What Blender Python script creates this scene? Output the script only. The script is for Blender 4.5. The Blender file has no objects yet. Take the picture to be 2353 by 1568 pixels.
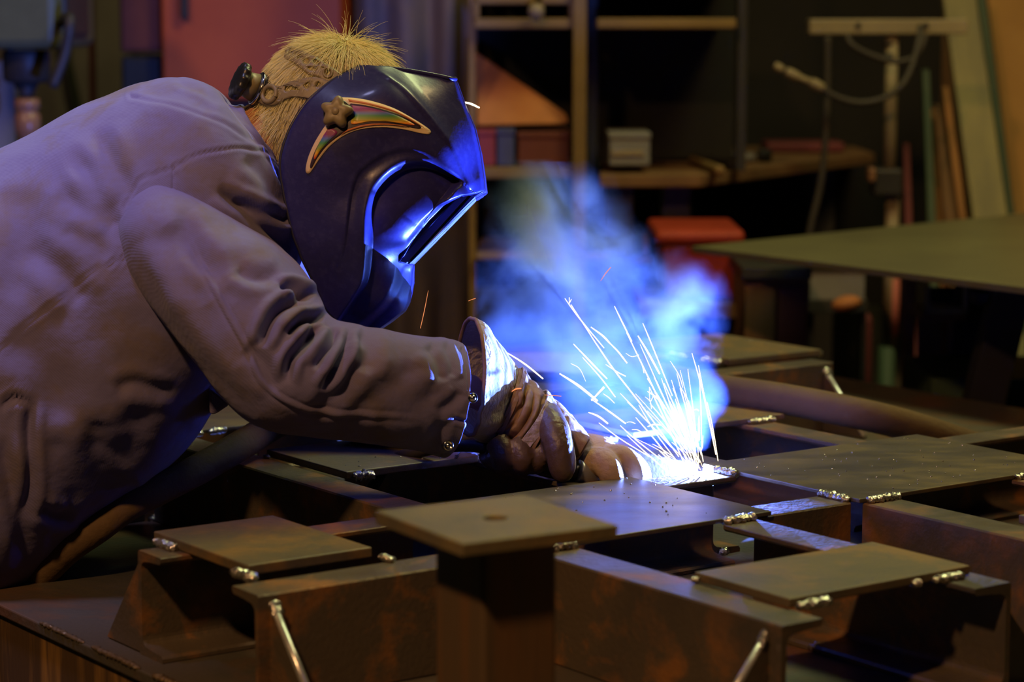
import bpy, bmesh, math, random
import numpy as np
from mathutils import Vector, Matrix, noise
random.seed(7); np.random.seed(7)
S = bpy.context.scene
COL = S.collection

# ------------------------------------------------------------------ camera, world, lights, exposure
FPX, PITCH, TH = 5593.0, 0.1312, 0.6232          # focal length in pixels of the 2353x1568 frame, tilt, heading of the steel grid
CX, CY = 1176.5, 784.0
ZT = 0.92                                        # top of the steel frame above the floor
CAMZ = ZT + 0.59
cam_d = bpy.data.cameras.new('camera'); cam = bpy.data.objects.new('camera', cam_d); COL.objects.link(cam)
cam.location = (0, 0, CAMZ); cam.rotation_euler = (math.pi/2 - PITCH, 0, 0)
cam_d.sensor_width = 36; cam_d.lens = FPX/2353*36
cam_d.clip_start = 0.05; cam_d.clip_end = 60
cam_d.dof.use_dof = True; cam_d.dof.focus_distance = 3.10; cam_d.dof.aperture_fstop = 4.2
S.camera = cam
S.view_settings.view_transform = 'Standard'; S.view_settings.look = 'None'
S.view_settings.exposure = 0.0; S.view_settings.gamma = 1.0; S.view_settings.use_curve_mapping = False
S.cycles.max_bounces = 5; S.cycles.diffuse_bounces = 2; S.cycles.glossy_bounces = 3
S.cycles.transmission_bounces = 3; S.cycles.volume_bounces = 0; S.cycles.sample_clamp_indirect = 4
S.cycles.caustics_reflective = False; S.cycles.caustics_refractive = False
w = bpy.data.worlds.new('world'); S.world = w; w.use_nodes = True
w.node_tree.nodes['Background'].inputs[0].default_value = (0.5, 0.55, 0.7, 1)
w.node_tree.nodes['Background'].inputs[1].default_value = 0.006

FWD = Vector((0, math.cos(PITCH), -math.sin(PITCH))); RIGHT = Vector((1, 0, 0)); DOWN = FWD.cross(RIGHT)
CAM = Vector((0, 0, CAMZ))
def PX(x, y, D):
    """pixel of the photograph at a distance D along the view axis -> world point"""
    return CAM + (RIGHT*((x-CX)/FPX) + DOWN*((y-CY)/FPX) + FWD)*D
def PY(x, y, Y):
    r = RIGHT*((x-CX)/FPX) + DOWN*((y-CY)/FPX) + FWD
    return CAM + r*(Y/r.y)
def PZ(x, y, z):
    r = RIGHT*((x-CX)/FPX) + DOWN*((y-CY)/FPX) + FWD
    return CAM + r*((z-CAMZ)/r.z)
CT, ST = math.cos(TH), math.sin(TH)
def W(u, v, z=0.0):
    return Vector((u*CT - v*ST, u*ST + v*CT, ZT + z))

def light(name, kind, loc, energy, color, size=0.1, target=None, size_y=None, spot=None, blend=.3):
    d = bpy.data.lights.new(name, kind); o = bpy.data.objects.new(name, d); COL.objects.link(o)
    o.location = loc; d.energy = energy; d.color = color
    if kind == 'AREA':
        d.size = size
        if size_y: d.shape = 'RECTANGLE'; d.size_y = size_y
    else: d.shadow_soft_size = size
    if spot: d.spot_size = spot; d.spot_blend = blend
    if target is not None:
        o.rotation_euler = (Vector(target)-Vector(loc)).to_track_quat('-Z', 'Y').to_euler()
    return o
ARC = W(2.0535, 2.4175, .0015)
light('key_lamp', 'SPOT', (-1.15, 0.2, 3.75), 265, (1.0, 0.52, 0.20), .12, (0.1, 3.0, .95), spot=math.radians(62), blend=.5)
light('overhead_tube', 'AREA', (0.9, 4.6, 3.9), 46, (0.88, 1.0, 0.42), 1.6, (0.1, 3.1, .9), .4)
light('jacket_tint_spot', 'SPOT', (-1.05, 2.75, 3.9), 225, (0.50, 0.52, 1.0), .2, (-.66, 3.10, 1.25), spot=math.radians(19.5), blend=.7)  # added unseen spot, cone narrowed to tint only the jacket violet
light('arc_light', 'POINT', ARC, 270, (0.105, 0.205, 1.0), .0010)
light('bay_lamp', 'AREA', (1.6, 3.9, 3.9), 38, (1.0, 0.66, 0.28), .8, (1.0, 6.6, .9))
light('side_lamp', 'SPOT', (-2.2, 2.6, 3.6), 150, (1.0, 0.62, 0.36), .15, (-1.1, 6.8, 1.55), spot=math.radians(40), blend=.6)

# ------------------------------------------------------------------ materials
def mat(name, base, rough=.6, metal=0.0, spec=.5, coat=0.0, var=None, vscale=6.0, vamt=.5, bump=0.0, bscale=60.0, stretch=None,
        emit=None, estr=0.0, vdetail=5, vlo=.38, vhi=.62, var2=None, v2scale=2.0, twill=False, sheen=0.0, rvar=0.0):
    m = bpy.data.materials.new(name); m.use_nodes = True
    nt = m.node_tree; N = nt.nodes; L = nt.links
    b = N['Principled BSDF']
    b.inputs['Base Color'].default_value = (*base, 1)
    b.inputs['Roughness'].default_value = rough; b.inputs['Metallic'].default_value = metal
    b.inputs['Specular IOR Level'].default_value = spec
    b.inputs['Coat Weight'].default_value = coat
    if coat: b.inputs['Coat Roughness'].default_value = .12
    if sheen:
        b.inputs['Sheen Weight'].default_value = sheen; b.inputs['Sheen Roughness'].default_value = .5
    if emit:
        b.inputs['Emission Color'].default_value = (*emit, 1); b.inputs['Emission Strength'].default_value = estr
    tc = N.new('ShaderNodeTexCoord'); mp = N.new('ShaderNodeMapping')
    L.new(tc.outputs['Object'], mp.inputs['Vector'])
    if stretch: mp.inputs['Scale'].default_value = stretch
    col = None
    def layer(c_in, color2, scale, lo, hi, amt):
        n = N.new('ShaderNodeTexNoise'); n.inputs['Scale'].default_value = scale; n.inputs['Detail'].default_value = vdetail
        n.inputs['Roughness'].default_value = .62; n.inputs['Distortion'].default_value = .3
        L.new(mp.outputs[0], n.inputs['Vector'])
        r = N.new('ShaderNodeMapRange'); r.inputs[1].default_value = lo; r.inputs[2].default_value = hi
        r.inputs[3].default_value = 0; r.inputs[4].default_value = amt; L.new(n.outputs[0], r.inputs[0])
        mx = N.new('ShaderNodeMix'); mx.data_type = 'RGBA'
        L.new(r.outputs[0], mx.inputs[0])
        if c_in is None: mx.inputs[6].default_value = (*base, 1)
        else: L.new(c_in, mx.inputs[6])
        mx.inputs[7].default_value = (*color2, 1)
        return mx.outputs[2], n.outputs[0]
    nf = None
    if var: col, nf = layer(None, var, vscale, vlo, vhi, vamt)
    if var2: col, _ = layer(col, var2, v2scale, .48, .66, .8)
    if col is not None: L.new(col, b.inputs['Base Color'])
    if rvar and nf is not None:
        r = N.new('ShaderNodeMapRange'); r.inputs[1].default_value = .3; r.inputs[2].default_value = .7
        r.inputs[3].default_value = max(.05, rough-rvar); r.inputs[4].default_value = rough+rvar
        L.new(nf, r.inputs[0]); L.new(r.outputs[0], b.inputs['Roughness'])
    if bump or twill:
        n = N.new('ShaderNodeTexNoise'); n.inputs['Scale'].default_value = bscale; n.inputs['Detail'].default_value = 4
        L.new(mp.outputs[0], n.inputs['Vector'])
        h = n.outputs[0]
        bp = N.new('ShaderNodeBump'); bp.inputs['Strength'].default_value = bump; bp.inputs['Distance'].default_value = .01
        if twill:
            wv = N.new('ShaderNodeTexWave'); wv.inputs['Scale'].default_value = 185; wv.bands_direction = 'DIAGONAL'
            wv.inputs['Distortion'].default_value = .6
            L.new(tc.outputs['Object'], wv.inputs['Vector'])
            mh = N.new('ShaderNodeMath'); mh.operation = 'MULTIPLY_ADD'; mh.inputs[1].default_value = .045
            L.new(wv.outputs['Fac'], mh.inputs[0]); L.new(h, mh.inputs[2]); h = mh.outputs[0]
        L.new(h, bp.inputs['Height']); L.new(bp.outputs[0], b.inputs['Normal'])
    return m
M = {}
M['steel'] = mat('mill_steel', (.125, .098, .070), .46, .25, .5, var=(.34, .15, .045), vscale=13, vamt=.9, vlo=.50, vhi=.64, bump=.12, bscale=160, rvar=.12,
                 var2=(.075, .066, .06), v2scale=3.2)
M['plate'] = mat('plate_steel', (.135, .122, .098), .34, .35, .5, var=(.26, .19, .08), vscale=5, vamt=.8, vlo=.47, vhi=.64, bump=.05, bscale=220, rvar=.1,
                 var2=(.085, .078, .072), v2scale=4, stretch=(1, 2.2, 1))
M['rusty'] = mat('rusty_plate', (.21, .165, .085), .58, .15, .5, var=(.11, .10, .085), vscale=8, vamt=.9, vlo=.45, vhi=.65, bump=.1, bscale=140, var2=(.30, .18, .06), v2scale=11)
M['padsteel'] = mat('pad_steel', (.15, .118, .075), .5, .2, .5, var=(.27, .16, .06), vscale=12, vamt=.9, vlo=.47, vhi=.62, bump=.1, bscale=150, var2=(.10, .09, .075), v2scale=7)
M['poststeel'] = mat('post_steel', (.135, .09, .055), .5, .2, .5, var=(.20, .095, .04), vscale=14, vamt=.8, vlo=.45, vhi=.65, bump=.08, bscale=90, stretch=(1.6, 1.6, .15))
M['rustweld'] = mat('rusty_weld', (.20, .14, .08), .4, .5, .5, var=(.5, .44, .34), vscale=70, vamt=.8, vlo=.55, vhi=.7, bump=.5, bscale=120)
M['weld'] = mat('weld_metal', (.62, .60, .56), .22, .85, .5, var=(.30, .24, .17), vscale=60, vamt=.8, vlo=.5, vhi=.66, bump=.5, bscale=130)
M['bright'] = mat('painted_lit_edge', (.75, .75, .76), .3, .7, bump=.1)  # near-white colour stands in for light catching the gusset edges
M['table'] = mat('table_steel', (.12, .105, .085), .42, .3, .5, var=(.24, .10, .04), vscale=6, vamt=.8, vlo=.47, vhi=.66, bump=.12, bscale=120, var2=(.06, .065, .055), v2scale=3)
M['streak'] = mat('streaked_steel', (.10, .06, .032), .6, .1, .4, var=(.42, .23, .07), vscale=9, vamt=.9, vlo=.5, vhi=.68, bump=.1, bscale=60, stretch=(2.6, 2.6, .25))
M['jacket'] = mat('purple_twill', (.195, .185, .42), .92, 0, .15, var=(.175, .15, .29), vscale=5.5, vamt=.6, vlo=.42, vhi=.7, bump=.25, bscale=34, twill=True,
                  var2=(.19, .155, .19), v2scale=13, sheen=.15)
M['trouser'] = mat('work_trousers', (.05, .055, .075), .9, 0, .15, bump=.3, bscale=40, twill=True)
M['seam'] = mat('seam_thread', (.13, .11, .16), .9, 0, .1)
M['skin'] = mat('skin', (.55, .26, .15), .5, 0, .4, var=(.48, .19, .11), vscale=14, vamt=.5, bump=.1, bscale=200)
M['leather'] = mat('brown_leather', (.30, .185, .085), .72, 0, .3, var=(.17, .095, .045), vscale=13, vamt=.8, bump=.35, bscale=70)
M['darkleather'] = mat('dark_leather', (.095, .060, .038), .42, 0, .45, var=(.13, .075, .04), vscale=16, vamt=.7, bump=.35, bscale=60)
M['suede'] = mat('pale_suede', (.44, .40, .36), .95, 0, .1, var=(.40, .30, .22), vscale=15, vamt=.6, bump=.5, bscale=150, sheen=.4)
M['tan'] = mat('tan_glove_leather', (.50, .375, .255), .8, 0, .2, var=(.34, .235, .15), vscale=14, vamt=.7, bump=.35, bscale=90)
M['helmet'] = mat('navy_helmet', (.026, .026, .135), .36, 0, .3, coat=.2, var=(.028, .026, .15), vscale=7, vamt=.6, bump=.03, bscale=200, var2=(.04, .04, .17), v2scale=120)
M['hrim'] = mat('helmet_rim', (.02, .02, .04), .4, 0, .5)
M['lensframe'] = mat('lens_frame', (.20, .22, .32), .35, .2, .5)
M['glass'] = mat('dark_lens', (.006, .008, .012), .05, 0, .6, coat=1)
M['strap'] = mat('strap_plastic', (.27, .215, .115), .42, 0, .4, bump=.05, bscale=90)
M['black'] = mat('black_plastic', (.018, .018, .018), .35, 0, .5, bump=.04)
M['chrome'] = mat('chrome', (.6, .6, .6), .16, 1)
M['cream'] = mat('sticker_cream', (.82, .62, .38), .45, 0, .4)
M['dkline'] = mat('sticker_line', (.05, .03, .05), .5)
M['orange_line'] = mat('sticker_orange', (.60, .19, .06), .5)
M['hair'] = mat('blond_hair', (.97, .90, .50), .4, 0, .5, var=(.88, .76, .34), vscale=25, vamt=.8)
M['scalp'] = mat('scalp_hair', (.55, .42, .15), .7, 0, .2, var=(.42, .30, .10), vscale=40, vamt=.8)
M['hose'] = mat('hose_rubber', (.145, .092, .045), .8, 0, .3, var=(.10, .062, .032), vscale=8, vamt=.8, bump=.15, bscale=120)
M['grey'] = mat('grey_metal', (.30, .31, .36), .35, .5)
M['nozzle'] = mat('nozzle_metal', (.55, .5, .45), .28, .9)
def bgm(n, c, r=.7, v=None, **k):
    M[n] = mat(n, c, r, 0, .3, var=v or tuple(x*.6 for x in c), vscale=3, vamt=.7, **k)
bgm('wall_paint', (.175, .185, .135)); bgm('dark_wall', (.022, .020, .018)); bgm('concrete', (.09, .085, .075)); bgm('ceil', (.05, .05, .05))
bgm('red_paint', (.40, .078, .020), .55, (.33, .055, .016)); bgm('brown_red', (.13, .035, .028)); bgm('dark_metal', (.03, .028, .027), .5)
bgm('green_machine', (.085, .10, .052), .45); bgm('copper', (.26, .13, .07), .3); bgm('canvas', (.13, .095, .075), .9, (.045, .05, .10), bump=.3, bscale=12)
bgm('shelf_wood', (.20, .125, .045), .7); bgm('black_board', (.012, .011, .010), .8); bgm('orange_board', (.38, .14, .05), .7)
bgm('blue_box', (.06, .07, .17)); bgm('red_box', (.25, .04, .05)); bgm('grey_box', (.19, .185, .185)); bgm('bin_red', (.36, .045, .022), .45)
bgm('yellow', (.40, .22, .03), .45); bgm('pale', (.27, .215, .13), .5); bgm('olive_sheet', (.125, .115, .06), .36, (.095, .085, .05)); bgm('green_paint', (.05, .085, .05), .6)
bgm('plank_green', (.30, .27, .13), .7, (.16, .15, .10), stretch=(3, 1, .6)); bgm('plywood', (.42, .235, .075), .75, (.33, .17, .05)); bgm('plank_brown', (.17, .09, .04), .75, stretch=(3, 1, .5))
bgm('plank_orange', (.32, .15, .05), .75, stretch=(3, 1, .5)); bgm('cable', (.05, .042, .036), .6); bgm('pink', (.42, .12, .10), .6); bgm('maroon', (.14, .03, .035), .6)
def emis(name, col, st):
    m = bpy.data.materials.new(name); m.use_nodes = True; nt = m.node_tree; nt.nodes.clear()
    o = nt.nodes.new('ShaderNodeOutputMaterial'); e = nt.nodes.new('ShaderNodeEmission')
    e.inputs[0].default_value = (*col, 1); e.inputs[1].default_value = st; nt.links.new(e.outputs[0], o.inputs[0])
    m.cycles.emission_sampling = 'NONE'; return m
M['spark'] = emis('spark_glow', (1.0, .80, .52), 3.2); M['spark_red'] = emis('ember_glow', (1.0, .32, .12), 1.0); M['arc'] = emis('arc_glow', (.85, .92, 1.0), 60)
# rainbow gradient of the helmet sticker, read from a per-vertex value
m = bpy.data.materials.new('sticker_rainbow'); m.use_nodes = True; nt = m.node_tree
at = nt.nodes.new('ShaderNodeAttribute'); at.attribute_name = 'band'
cr = nt.nodes.new('ShaderNodeValToRGB'); e = cr.color_ramp.elements
e[0].position = 0; e[0].color = (.30, .05, .17, 1); e[1].position = 1; e[1].color = (.85, .10, .04, 1)
for p, c in ((.30, (.28, .05, .22)), (.42, (.12, .20, .60)), (.55, (.08, .32, .12)), (.72, (.36, .42, .05)), (.84, (.9, .5, .05))):
    q = e.new(p); q.color = (*c, 1)
nt.links.new(at.outputs['Fac'], cr.inputs[0]); nt.links.new(cr.outputs[0], nt.nodes['Principled BSDF'].inputs['Base Color'])
nt.nodes['Principled BSDF'].inputs['Roughness'].default_value = .4
M['rainbow'] = m

# ------------------------------------------------------------------ building helpers
def tag(o, label=None, cat=None, group=None, kind=None):
    if label: o['label'] = label
    if cat: o['category'] = cat
    if group: o['group'] = group
    if kind: o['kind'] = kind
    return o
def thing(name, label, cat, loc, group=None):
    o = bpy.data.objects.new(name, None); COL.objects.link(o); o.location = loc; o.empty_display_size = .05
    return tag(o, label, cat, group)
def wloc(o):
    l = Vector((0, 0, 0))
    while o is not None: l = l + o.location; o = o.parent
    return l
def mesh(name, verts, faces, m, parent=None, smooth=False, origin=None, bevel=0, solid=0, attr=None):
    """verts are world points; the object is placed at origin (or at its parent) and verts stored relative to it"""
    base = wloc(parent) if parent is not None else Vector((0, 0, 0))
    org = Vector(origin) if origin is not None else base
    V = np.array([tuple(v) for v in verts], dtype=float) - np.array(org)
    me = bpy.data.meshes.new(name); me.from_pydata(V.tolist(), [], [list(f) for f in faces])
    for mm in (m if isinstance(m, (list, tuple)) else [m]): me.materials.append(mm)
    if smooth: me.polygons.foreach_set('use_smooth', [True]*len(me.polygons))
    if attr is not None:
        a = me.attributes.new('band', 'FLOAT', 'POINT'); a.data.foreach_set('value', attr)
    me.update()
    o = bpy.data.objects.new(name, me); COL.objects.link(o)
    if parent is not None: o.parent = parent
    o.location = org - base
    if solid:
        s = o.modifiers.new('solid', 'SOLIDIFY'); s.thickness = solid; s.offset = 0
    if bevel:
        s = o.modifiers.new('bevel', 'BEVEL'); s.width = bevel; s.segments = 2; s.limit_method = 'ANGLE'
    return o
BOXF = [(0, 3, 2, 1), (4, 5, 6, 7), (0, 1, 5, 4), (1, 2, 6, 5), (2, 3, 7, 6), (3, 0, 4, 7)]
def prism(name, bottom, top, m, parent=None, bevel=.001, **k):
    n = len(bottom)
    f = [tuple(range(n-1, -1, -1)), tuple(range(n, 2*n))] + [(i, (i+1) % n, n+(i+1) % n, n+i) for i in range(n)]
    return mesh(name, list(bottom)+list(top), f, m, parent, bevel=bevel, **k)
def box(name, lo, hi, m, parent=None, bevel=.002, **k):
    x0, y0, z0 = lo; x1, y1, z1 = hi
    q = [(x0, y0), (x1, y0), (x1, y1), (x0, y1)]
    return prism(name, [(x, y, z0) for x, y in q], [(x, y, z1) for x, y in q], m, parent, bevel, **k)
def uvbox(name, u0, u1, v0, v1, z0, z1, m, parent=None, bevel=.001, **k):
    q = [(u0, v0), (u1, v0), (u1, v1), (u0, v1)]
    return prism(name, [W(u, v, z0) for u, v in q], [W(u, v, z1) for u, v in q], m, parent, bevel, **k)
def catmull(P, n):
    P = np.array(P, float); m_ = len(P)
    t = np.linspace(0, m_-1, n); i = np.clip(t.astype(int), 0, m_-2); f = (t-i)[:, None] if P.ndim > 1 else t-i
    p0 = P[np.clip(i-1, 0, m_-1)]; p1 = P[i]; p2 = P[i+1]; p3 = P[np.clip(i+2, 0, m_-1)]
    return .5*((2*p1)+(-p0+p2)*f+(2*p0-5*p1+4*p2-p3)*f**2+(-p0+3*p1-3*p2+p3)*f**3)
def grid_faces(nr, ns, closed=True, off=0):
    f = []
    for i in range(nr-1):
        for j in range(ns if closed else ns-1):
            k = (j+1) % ns
            f.append((off+i*ns+j, off+i*ns+k, off+(i+1)*ns+k, off+(i+1)*ns+j))
    return f
def tube_data(pts, rad, ns=12, n=None, caps=True, squash=1.0, lump=0, seed=0):
    """round tube through world points"""
    P = np.array([tuple(p) for p in pts], float); R = np.array(rad if hasattr(rad, '__len__') else [rad]*len(P), float)
    if n: P, R = catmull(P, n), catmull(R, n)
    T = np.gradient(P, axis=0); T /= np.linalg.norm(T, axis=1)[:, None]+1e-12
    ref = np.array([0, 0, 1.0]) if abs(T[0][2]) < .9 else np.array([1.0, 0, 0])
    V = []; a = np.cross(T[0], ref); a /= np.linalg.norm(a)
    rs = random.Random(seed)
    for i in range(len(P)):
        a = a - T[i]*(a@T[i]); a /= np.linalg.norm(a); b = np.cross(T[i], a)
        for j in range(ns):
            t = 2*math.pi*j/ns; r = R[i]*(1+lump*(rs.random()-.5))
            V.append(P[i]+a*math.cos(t)*r+b*math.sin(t)*r*squash)
    F = grid_faces(len(P), ns)
    if caps:
        V.append(P[0]); V.append(P[-1]); c0 = len(V)-2; o = (len(P)-1)*ns
        for j in range(ns):
            F.append((c0, (j+1) % ns, j)); F.append((c0+1, o+j, o+(j+1) % ns))
    return [tuple(v) for v in V], F
def tube(name, pts, rad, m, parent=None, ns=12, n=None, smooth=True, **k):
    kk = {q: k.pop(q) for q in ('caps', 'squash', 'lump', 'seed') if q in k}
    V, F = tube_data(pts, rad, ns, n, **kk)
    return mesh(name, V, F, m, parent, smooth, **k)
def lathe(name, base, axis, prof, m, parent=None, ns=24, lobes=0, lobe=0.0, smooth=True, **k):
    """prof: (distance along axis, radius)"""
    ax = Vector(axis).normalized(); a = ax.orthogonal().normalized(); b = ax.cross(a); V = []
    for h, r in prof:
        for j in range(ns):
            t = 2*math.pi*j/ns; rr = r*(1+lobe*math.cos(lobes*t)) if lobes else r
            V.append(Vector(base)+ax*h+a*math.cos(t)*rr+b*math.sin(t)*rr)
    F = grid_faces(len(prof), ns)
    V.append(Vector(base)+ax*prof[0][0]); V.append(Vector(base)+ax*prof[-1][0]); c = len(V)-2; o = (len(prof)-1)*ns
    for j in range(ns):
        F.append((c, (j+1) % ns, j)); F.append((c+1, o+j, o+(j+1) % ns))
    return mesh(name, V, F, m, parent, smooth, **k)
def join_data(parts):
    V, F = [], []
    for v, f in parts:
        o = len(V); V += list(v); F += [tuple(i+o for i in q) for q in f]
    return V, F
def remesh(o, vox, smooth=2):
    r = o.modifiers.new('remesh', 'REMESH'); r.mode = 'VOXEL'; r.voxel_size = vox; r.use_smooth_shade = True
    if smooth:
        s = o.modifiers.new('smooth', 'SMOOTH'); s.iterations = smooth; s.factor = .5
    return o
def ellipsoid_data(c, ax, n1=16, n2=24):
    """ax: three half-axis vectors"""
    V, F = [], []
    for i in range(n1+1):
        th = math.pi*i/n1
        for j in range(n2):
            ph = 2*math.pi*j/n2
            V.append(Vector(c)+Vector(ax[0])*math.sin(th)*math.cos(ph)+Vector(ax[1])*math.sin(th)*math.sin(ph)+Vector(ax[2])*math.cos(th))
    return V, grid_faces(n1+1, n2)

# ------------------------------------------------------------------ the room
def struct(o): o['kind'] = 'structure'; return o
struct(box('floor', (-5, -3, -.1), (5, 8.2, 0), M['concrete'], bevel=0))
struct(box('ceiling', (-5, -3, 4.4), (5, 8.2, 4.5), M['ceil'], bevel=0))
struct(box('wall_back', (-5, 8.0, 0), (5, 8.2, 4.4), M['wall_paint'], bevel=0))
struct(box('wall_left', (-5.2, -3, 0), (-5, 8.2, 4.4), M['wall_paint'], bevel=0))
struct(box('wall_right', (5, -3, 0), (5.2, 8.2, 4.4), M['dark_wall'], bevel=0))
struct(box('wall_front', (-5, -3.2, 0), (5, -3, 4.4), M['dark_wall'], bevel=0))

# ------------------------------------------------------------------ welding table
HB = .12                                                     # channel height: the table top lies this far below the frame top
tb = thing('welding_table', 'heavy steel welding table with rust streaked side under the beam frame', 'table', W(2.1, 2.6, -ZT))
uvbox('table_top', 1.19, 3.35, 1.0, 4.3, -HB-.014, -HB, M['table'], tb, .002)
uvbox('side_panel', 1.196, 1.21, 1.02, 4.28, -HB-.36, -HB-.014, M['streak'], tb)
uvbox('end_panel', 1.21, 3.33, 1.02, 1.034, -HB-.36, -HB-.014, M['streak'], tb)
for u, v in ((1.26, 1.1), (3.27, 1.1), (1.26, 4.2), (3.27, 4.2)):
    uvbox('leg', u-.05, u+.05, v-.05, v+.05, -ZT, -HB-.014, M['steel'], tb)
def bead_data(p0, p1, r, up=Vector((0, 0, 1)), n=26, ns=10, seed=0, flat=.75):
    rs = random.Random(seed); p0, p1 = Vector(p0), Vector(p1); L = (p1-p0).length
    d = (p1-p0).normalized(); s = d.cross(up).normalized(); V = []
    nb = max(3, L/(r*1.1))
    for i in range(n):
        t = i/(n-1); e = math.sqrt(max(0, 1-(2*t-1)**8)); rr = r*e*(.74+.36*abs(math.sin(t*nb*math.pi+seed))+.40*(rs.random()-.5))
        c = p0+d*(t*L)+s*(rs.random()-.5)*r*.35+up*(rs.random()-.5)*r*.2
        for j in range(ns):
            a = 2*math.pi*j/ns; q = rr*(1+.34*(rs.random()-.5))
            V.append(c+s*math.cos(a)*q+up*math.sin(a)*q*flat)
    F = grid_faces(n, ns); V.append(p0); V.append(p1); c0 = len(V)-2; o = (n-1)*ns
    for j in range(ns): F.append((c0, (j+1) % ns, j)); F.append((c0+1, o+j, o+(j+1) % ns))
    return V, F
BS = [0]
def bead(p0, p1, r, parent, name='weld_bead', m='weld', **k):
    BS[0] += 1
    V, F = bead_data(p0, p1, r, seed=BS[0], **k)
    return mesh(name, V, F, M[m], parent, True)
# long rough weld along the table's edge, broken into runs
for v0, v1, r in ((1.6, 1.93, .0035), (1.95, 2.10, .0045), (2.12, 2.20, .006), (2.24, 2.33, .005), (2.36, 2.48, .004), (2.5, 2.62, .0035)):
    bead(W(1.192, v0, -HB+.0005), W(1.192, v1, -HB+.0005), r, tb, m='rustweld', n=60)

# ------------------------------------------------------------------ the frame of channel beams
fr = thing('beam_frame', 'large grid of rusty steel channel beams joined by welded cover plates on the table', 'steel frame', W(1.98, 2.6, -HB))
def channel(a0, a1, along, web, side, z=0.0, name='channel_beam'):
    """UPN 120 profile: outer face of the web at `web`, flanges towards side"""
    h, b, tw, tf = .12, .055, .007, .009
    P = [(.002, 0), (b-.001, 0), (b, -.001), (b, -.005), (b-.003, -.008), (b*.55, -.0092)]
    for k in range(5):
        t = k/4*math.pi/2; P.append((tw+.010*(1-math.sin(t)), -.0108-.010*(1-math.cos(t))))
    P += [(x, -h-y) for x, y in reversed(P)]
    P.append((0, -h+.002)); P.append((0, -.002))
    V = []
    for a in (a0, a1):
        for x, y in P:
            q = web+side*x
            V.append(W(a, q, z+y) if along == 'A' else W(q, a, z+y))
    n = len(P); F = [tuple(range(n)), tuple(range(2*n-1, n-1, -1))]
    F += [(i, n+i, n+(i+1) % n, (i+1) % n) for i in range(n)]
    o = mesh(name, V, F, M['steel'], fr, bevel=0)
    bm = bmesh.new(); bm.from_mesh(o.data); bmesh.ops.recalc_face_normals(bm, faces=bm.faces); bm.to_mesh(o.data); bm.free()
    return o
U1, U2, U3, U4 = 1.575, 1.900, 2.070, 2.390                  # web faces of the two pairs running towards the camera
V1, V2, V3, V4 = 2.150, 2.420, 3.075, 3.360                  # and of the two pairs running across
G = .010
for a0, a1 in ((1.222, U1-G), (U2+G, U3-G), (U4+G, 2.93)):
    channel(a0, a1, 'A', V1, +1); channel(a0, a1, 'A', V2, -1)
for a0, a1 in ((1.222, U1-G), (U2+G, U3-G), (U4+G, 2.897)):
    channel(a0, a1, 'A', V3, +1); channel(a0, a1, 'A', V4, -1)
for wa, wb in ((U1, U2), (U3, U4)):
    for a0, a1 in ((1.738, V1-G), (V2+G, V3-G), (V4+G, 3.8)):
        channel(a0, a1, 'B', wa, +1); channel(a0, a1, 'B', wb, -1)
for u_, v_ in ((U2, V2), (U1, V2)):                              # added bars that block arc light at inner corners under the near crossing plate
    uvbox('corner_light_block', u_-.011, u_+.012, v_-.007, v_+.012, -.119, -.0005, M['steel'], fr, .001)
def plate(u0, u1, v0, v1, t, m='plate'):
    return uvbox('cover_plate', u0, u1, v0, v1, .0004, t, M[m], fr, .0012)
def pad(u0, u1, v0, v1, t=.0115):
    return uvbox('pad_plate', u0, u1, v0, v1, .0004, t, M['padsteel'], fr, .0016)
plate(1.535, 1.926, 2.146, 2.42, .006); plate(2.063, 2.46, 2.138, 2.436, .006)
plate(1.535, 1.926, 3.062, 3.36, .006); plate(2.063, 2.46, 3.062, 3.36, .006)
pad(1.257, 1.414, 2.232, 2.449, .012); pad(1.629, 1.889, 1.787, 1.936, .0105); pad(1.634, 1.842, 2.640, 2.846, .0105)
pad(2.13, 2.417, 2.667, 2.845, .009); pad(2.722, 2.937, 3.148, 3.43, .0115); pad(2.672, 2.86, 2.19, 2.405, .0115)
pad(1.257, 1.45, 3.15, 3.36); pad(2.13, 2.36, 1.79, 1.94)
def wb(u0, v0, u1, v1, r=.0075, z=.003): bead(W(u0, v0, z), W(u1, v1, z), r, fr)
# welds where the plates meet the flanges
wb(1.582, 2.143, 1.632, 2.143, .0068); wb(1.846, 2.142, 1.898, 2.142, .0068)          # near crossing plate, near side
wb(2.0605, 2.362, 2.0605, 2.408, .0078); wb(2.0645, 2.400, 2.0645, 2.436, .0046, -.001); wb(2.060, 2.152, 2.060, 2.208, .0070)         # right crossing plate, left side; first widened, second added, to block arc light
wb(2.072, 2.135, 2.128, 2.135, .0072); wb(2.336, 2.135, 2.39, 2.135, .0070)          # right crossing plate, near side
wb(1.641, 2.636, 1.672, 2.634, .0080, .004); wb(1.848, 2.645, 1.852, 2.690, .0075, .003); wb(1.630, 2.845, 1.630, 2.83, .003, .002)
wb(2.340, 2.664, 2.395, 2.664, .0076); wb(2.062, 2.68, 2.1, 2.664, .006)
wb(2.719, 3.160, 2.713, 3.215, .0078); wb(2.719, 3.255, 2.716, 3.30, .0072); wb(2.94, 3.15, 2.94, 3.175, .006)
wb(1.253, 2.386, 1.253, 2.436, .0066); wb(1.252, 2.206, 1.250, 2.256, .0068); wb(1.418, 2.196, 1.418, 2.222, .0045)
wb(1.634, 1.782, 1.680, 1.780, .0068); wb(1.828, 1.783, 1.874, 1.781, .0068); wb(1.80, 1.785, 1.812, 1.785, .005); wb(1.622, 1.932, 1.628, 1.926, .004, .004)
wb(2.668, 2.372, 2.668, 2.412, .0078)
wb(1.935, 3.31, 1.935, 3.345, .007); wb(1.59, 3.056, 1.65, 3.054, .0085); wb(1.66, 3.056, 1.69, 3.06, .006)
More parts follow.
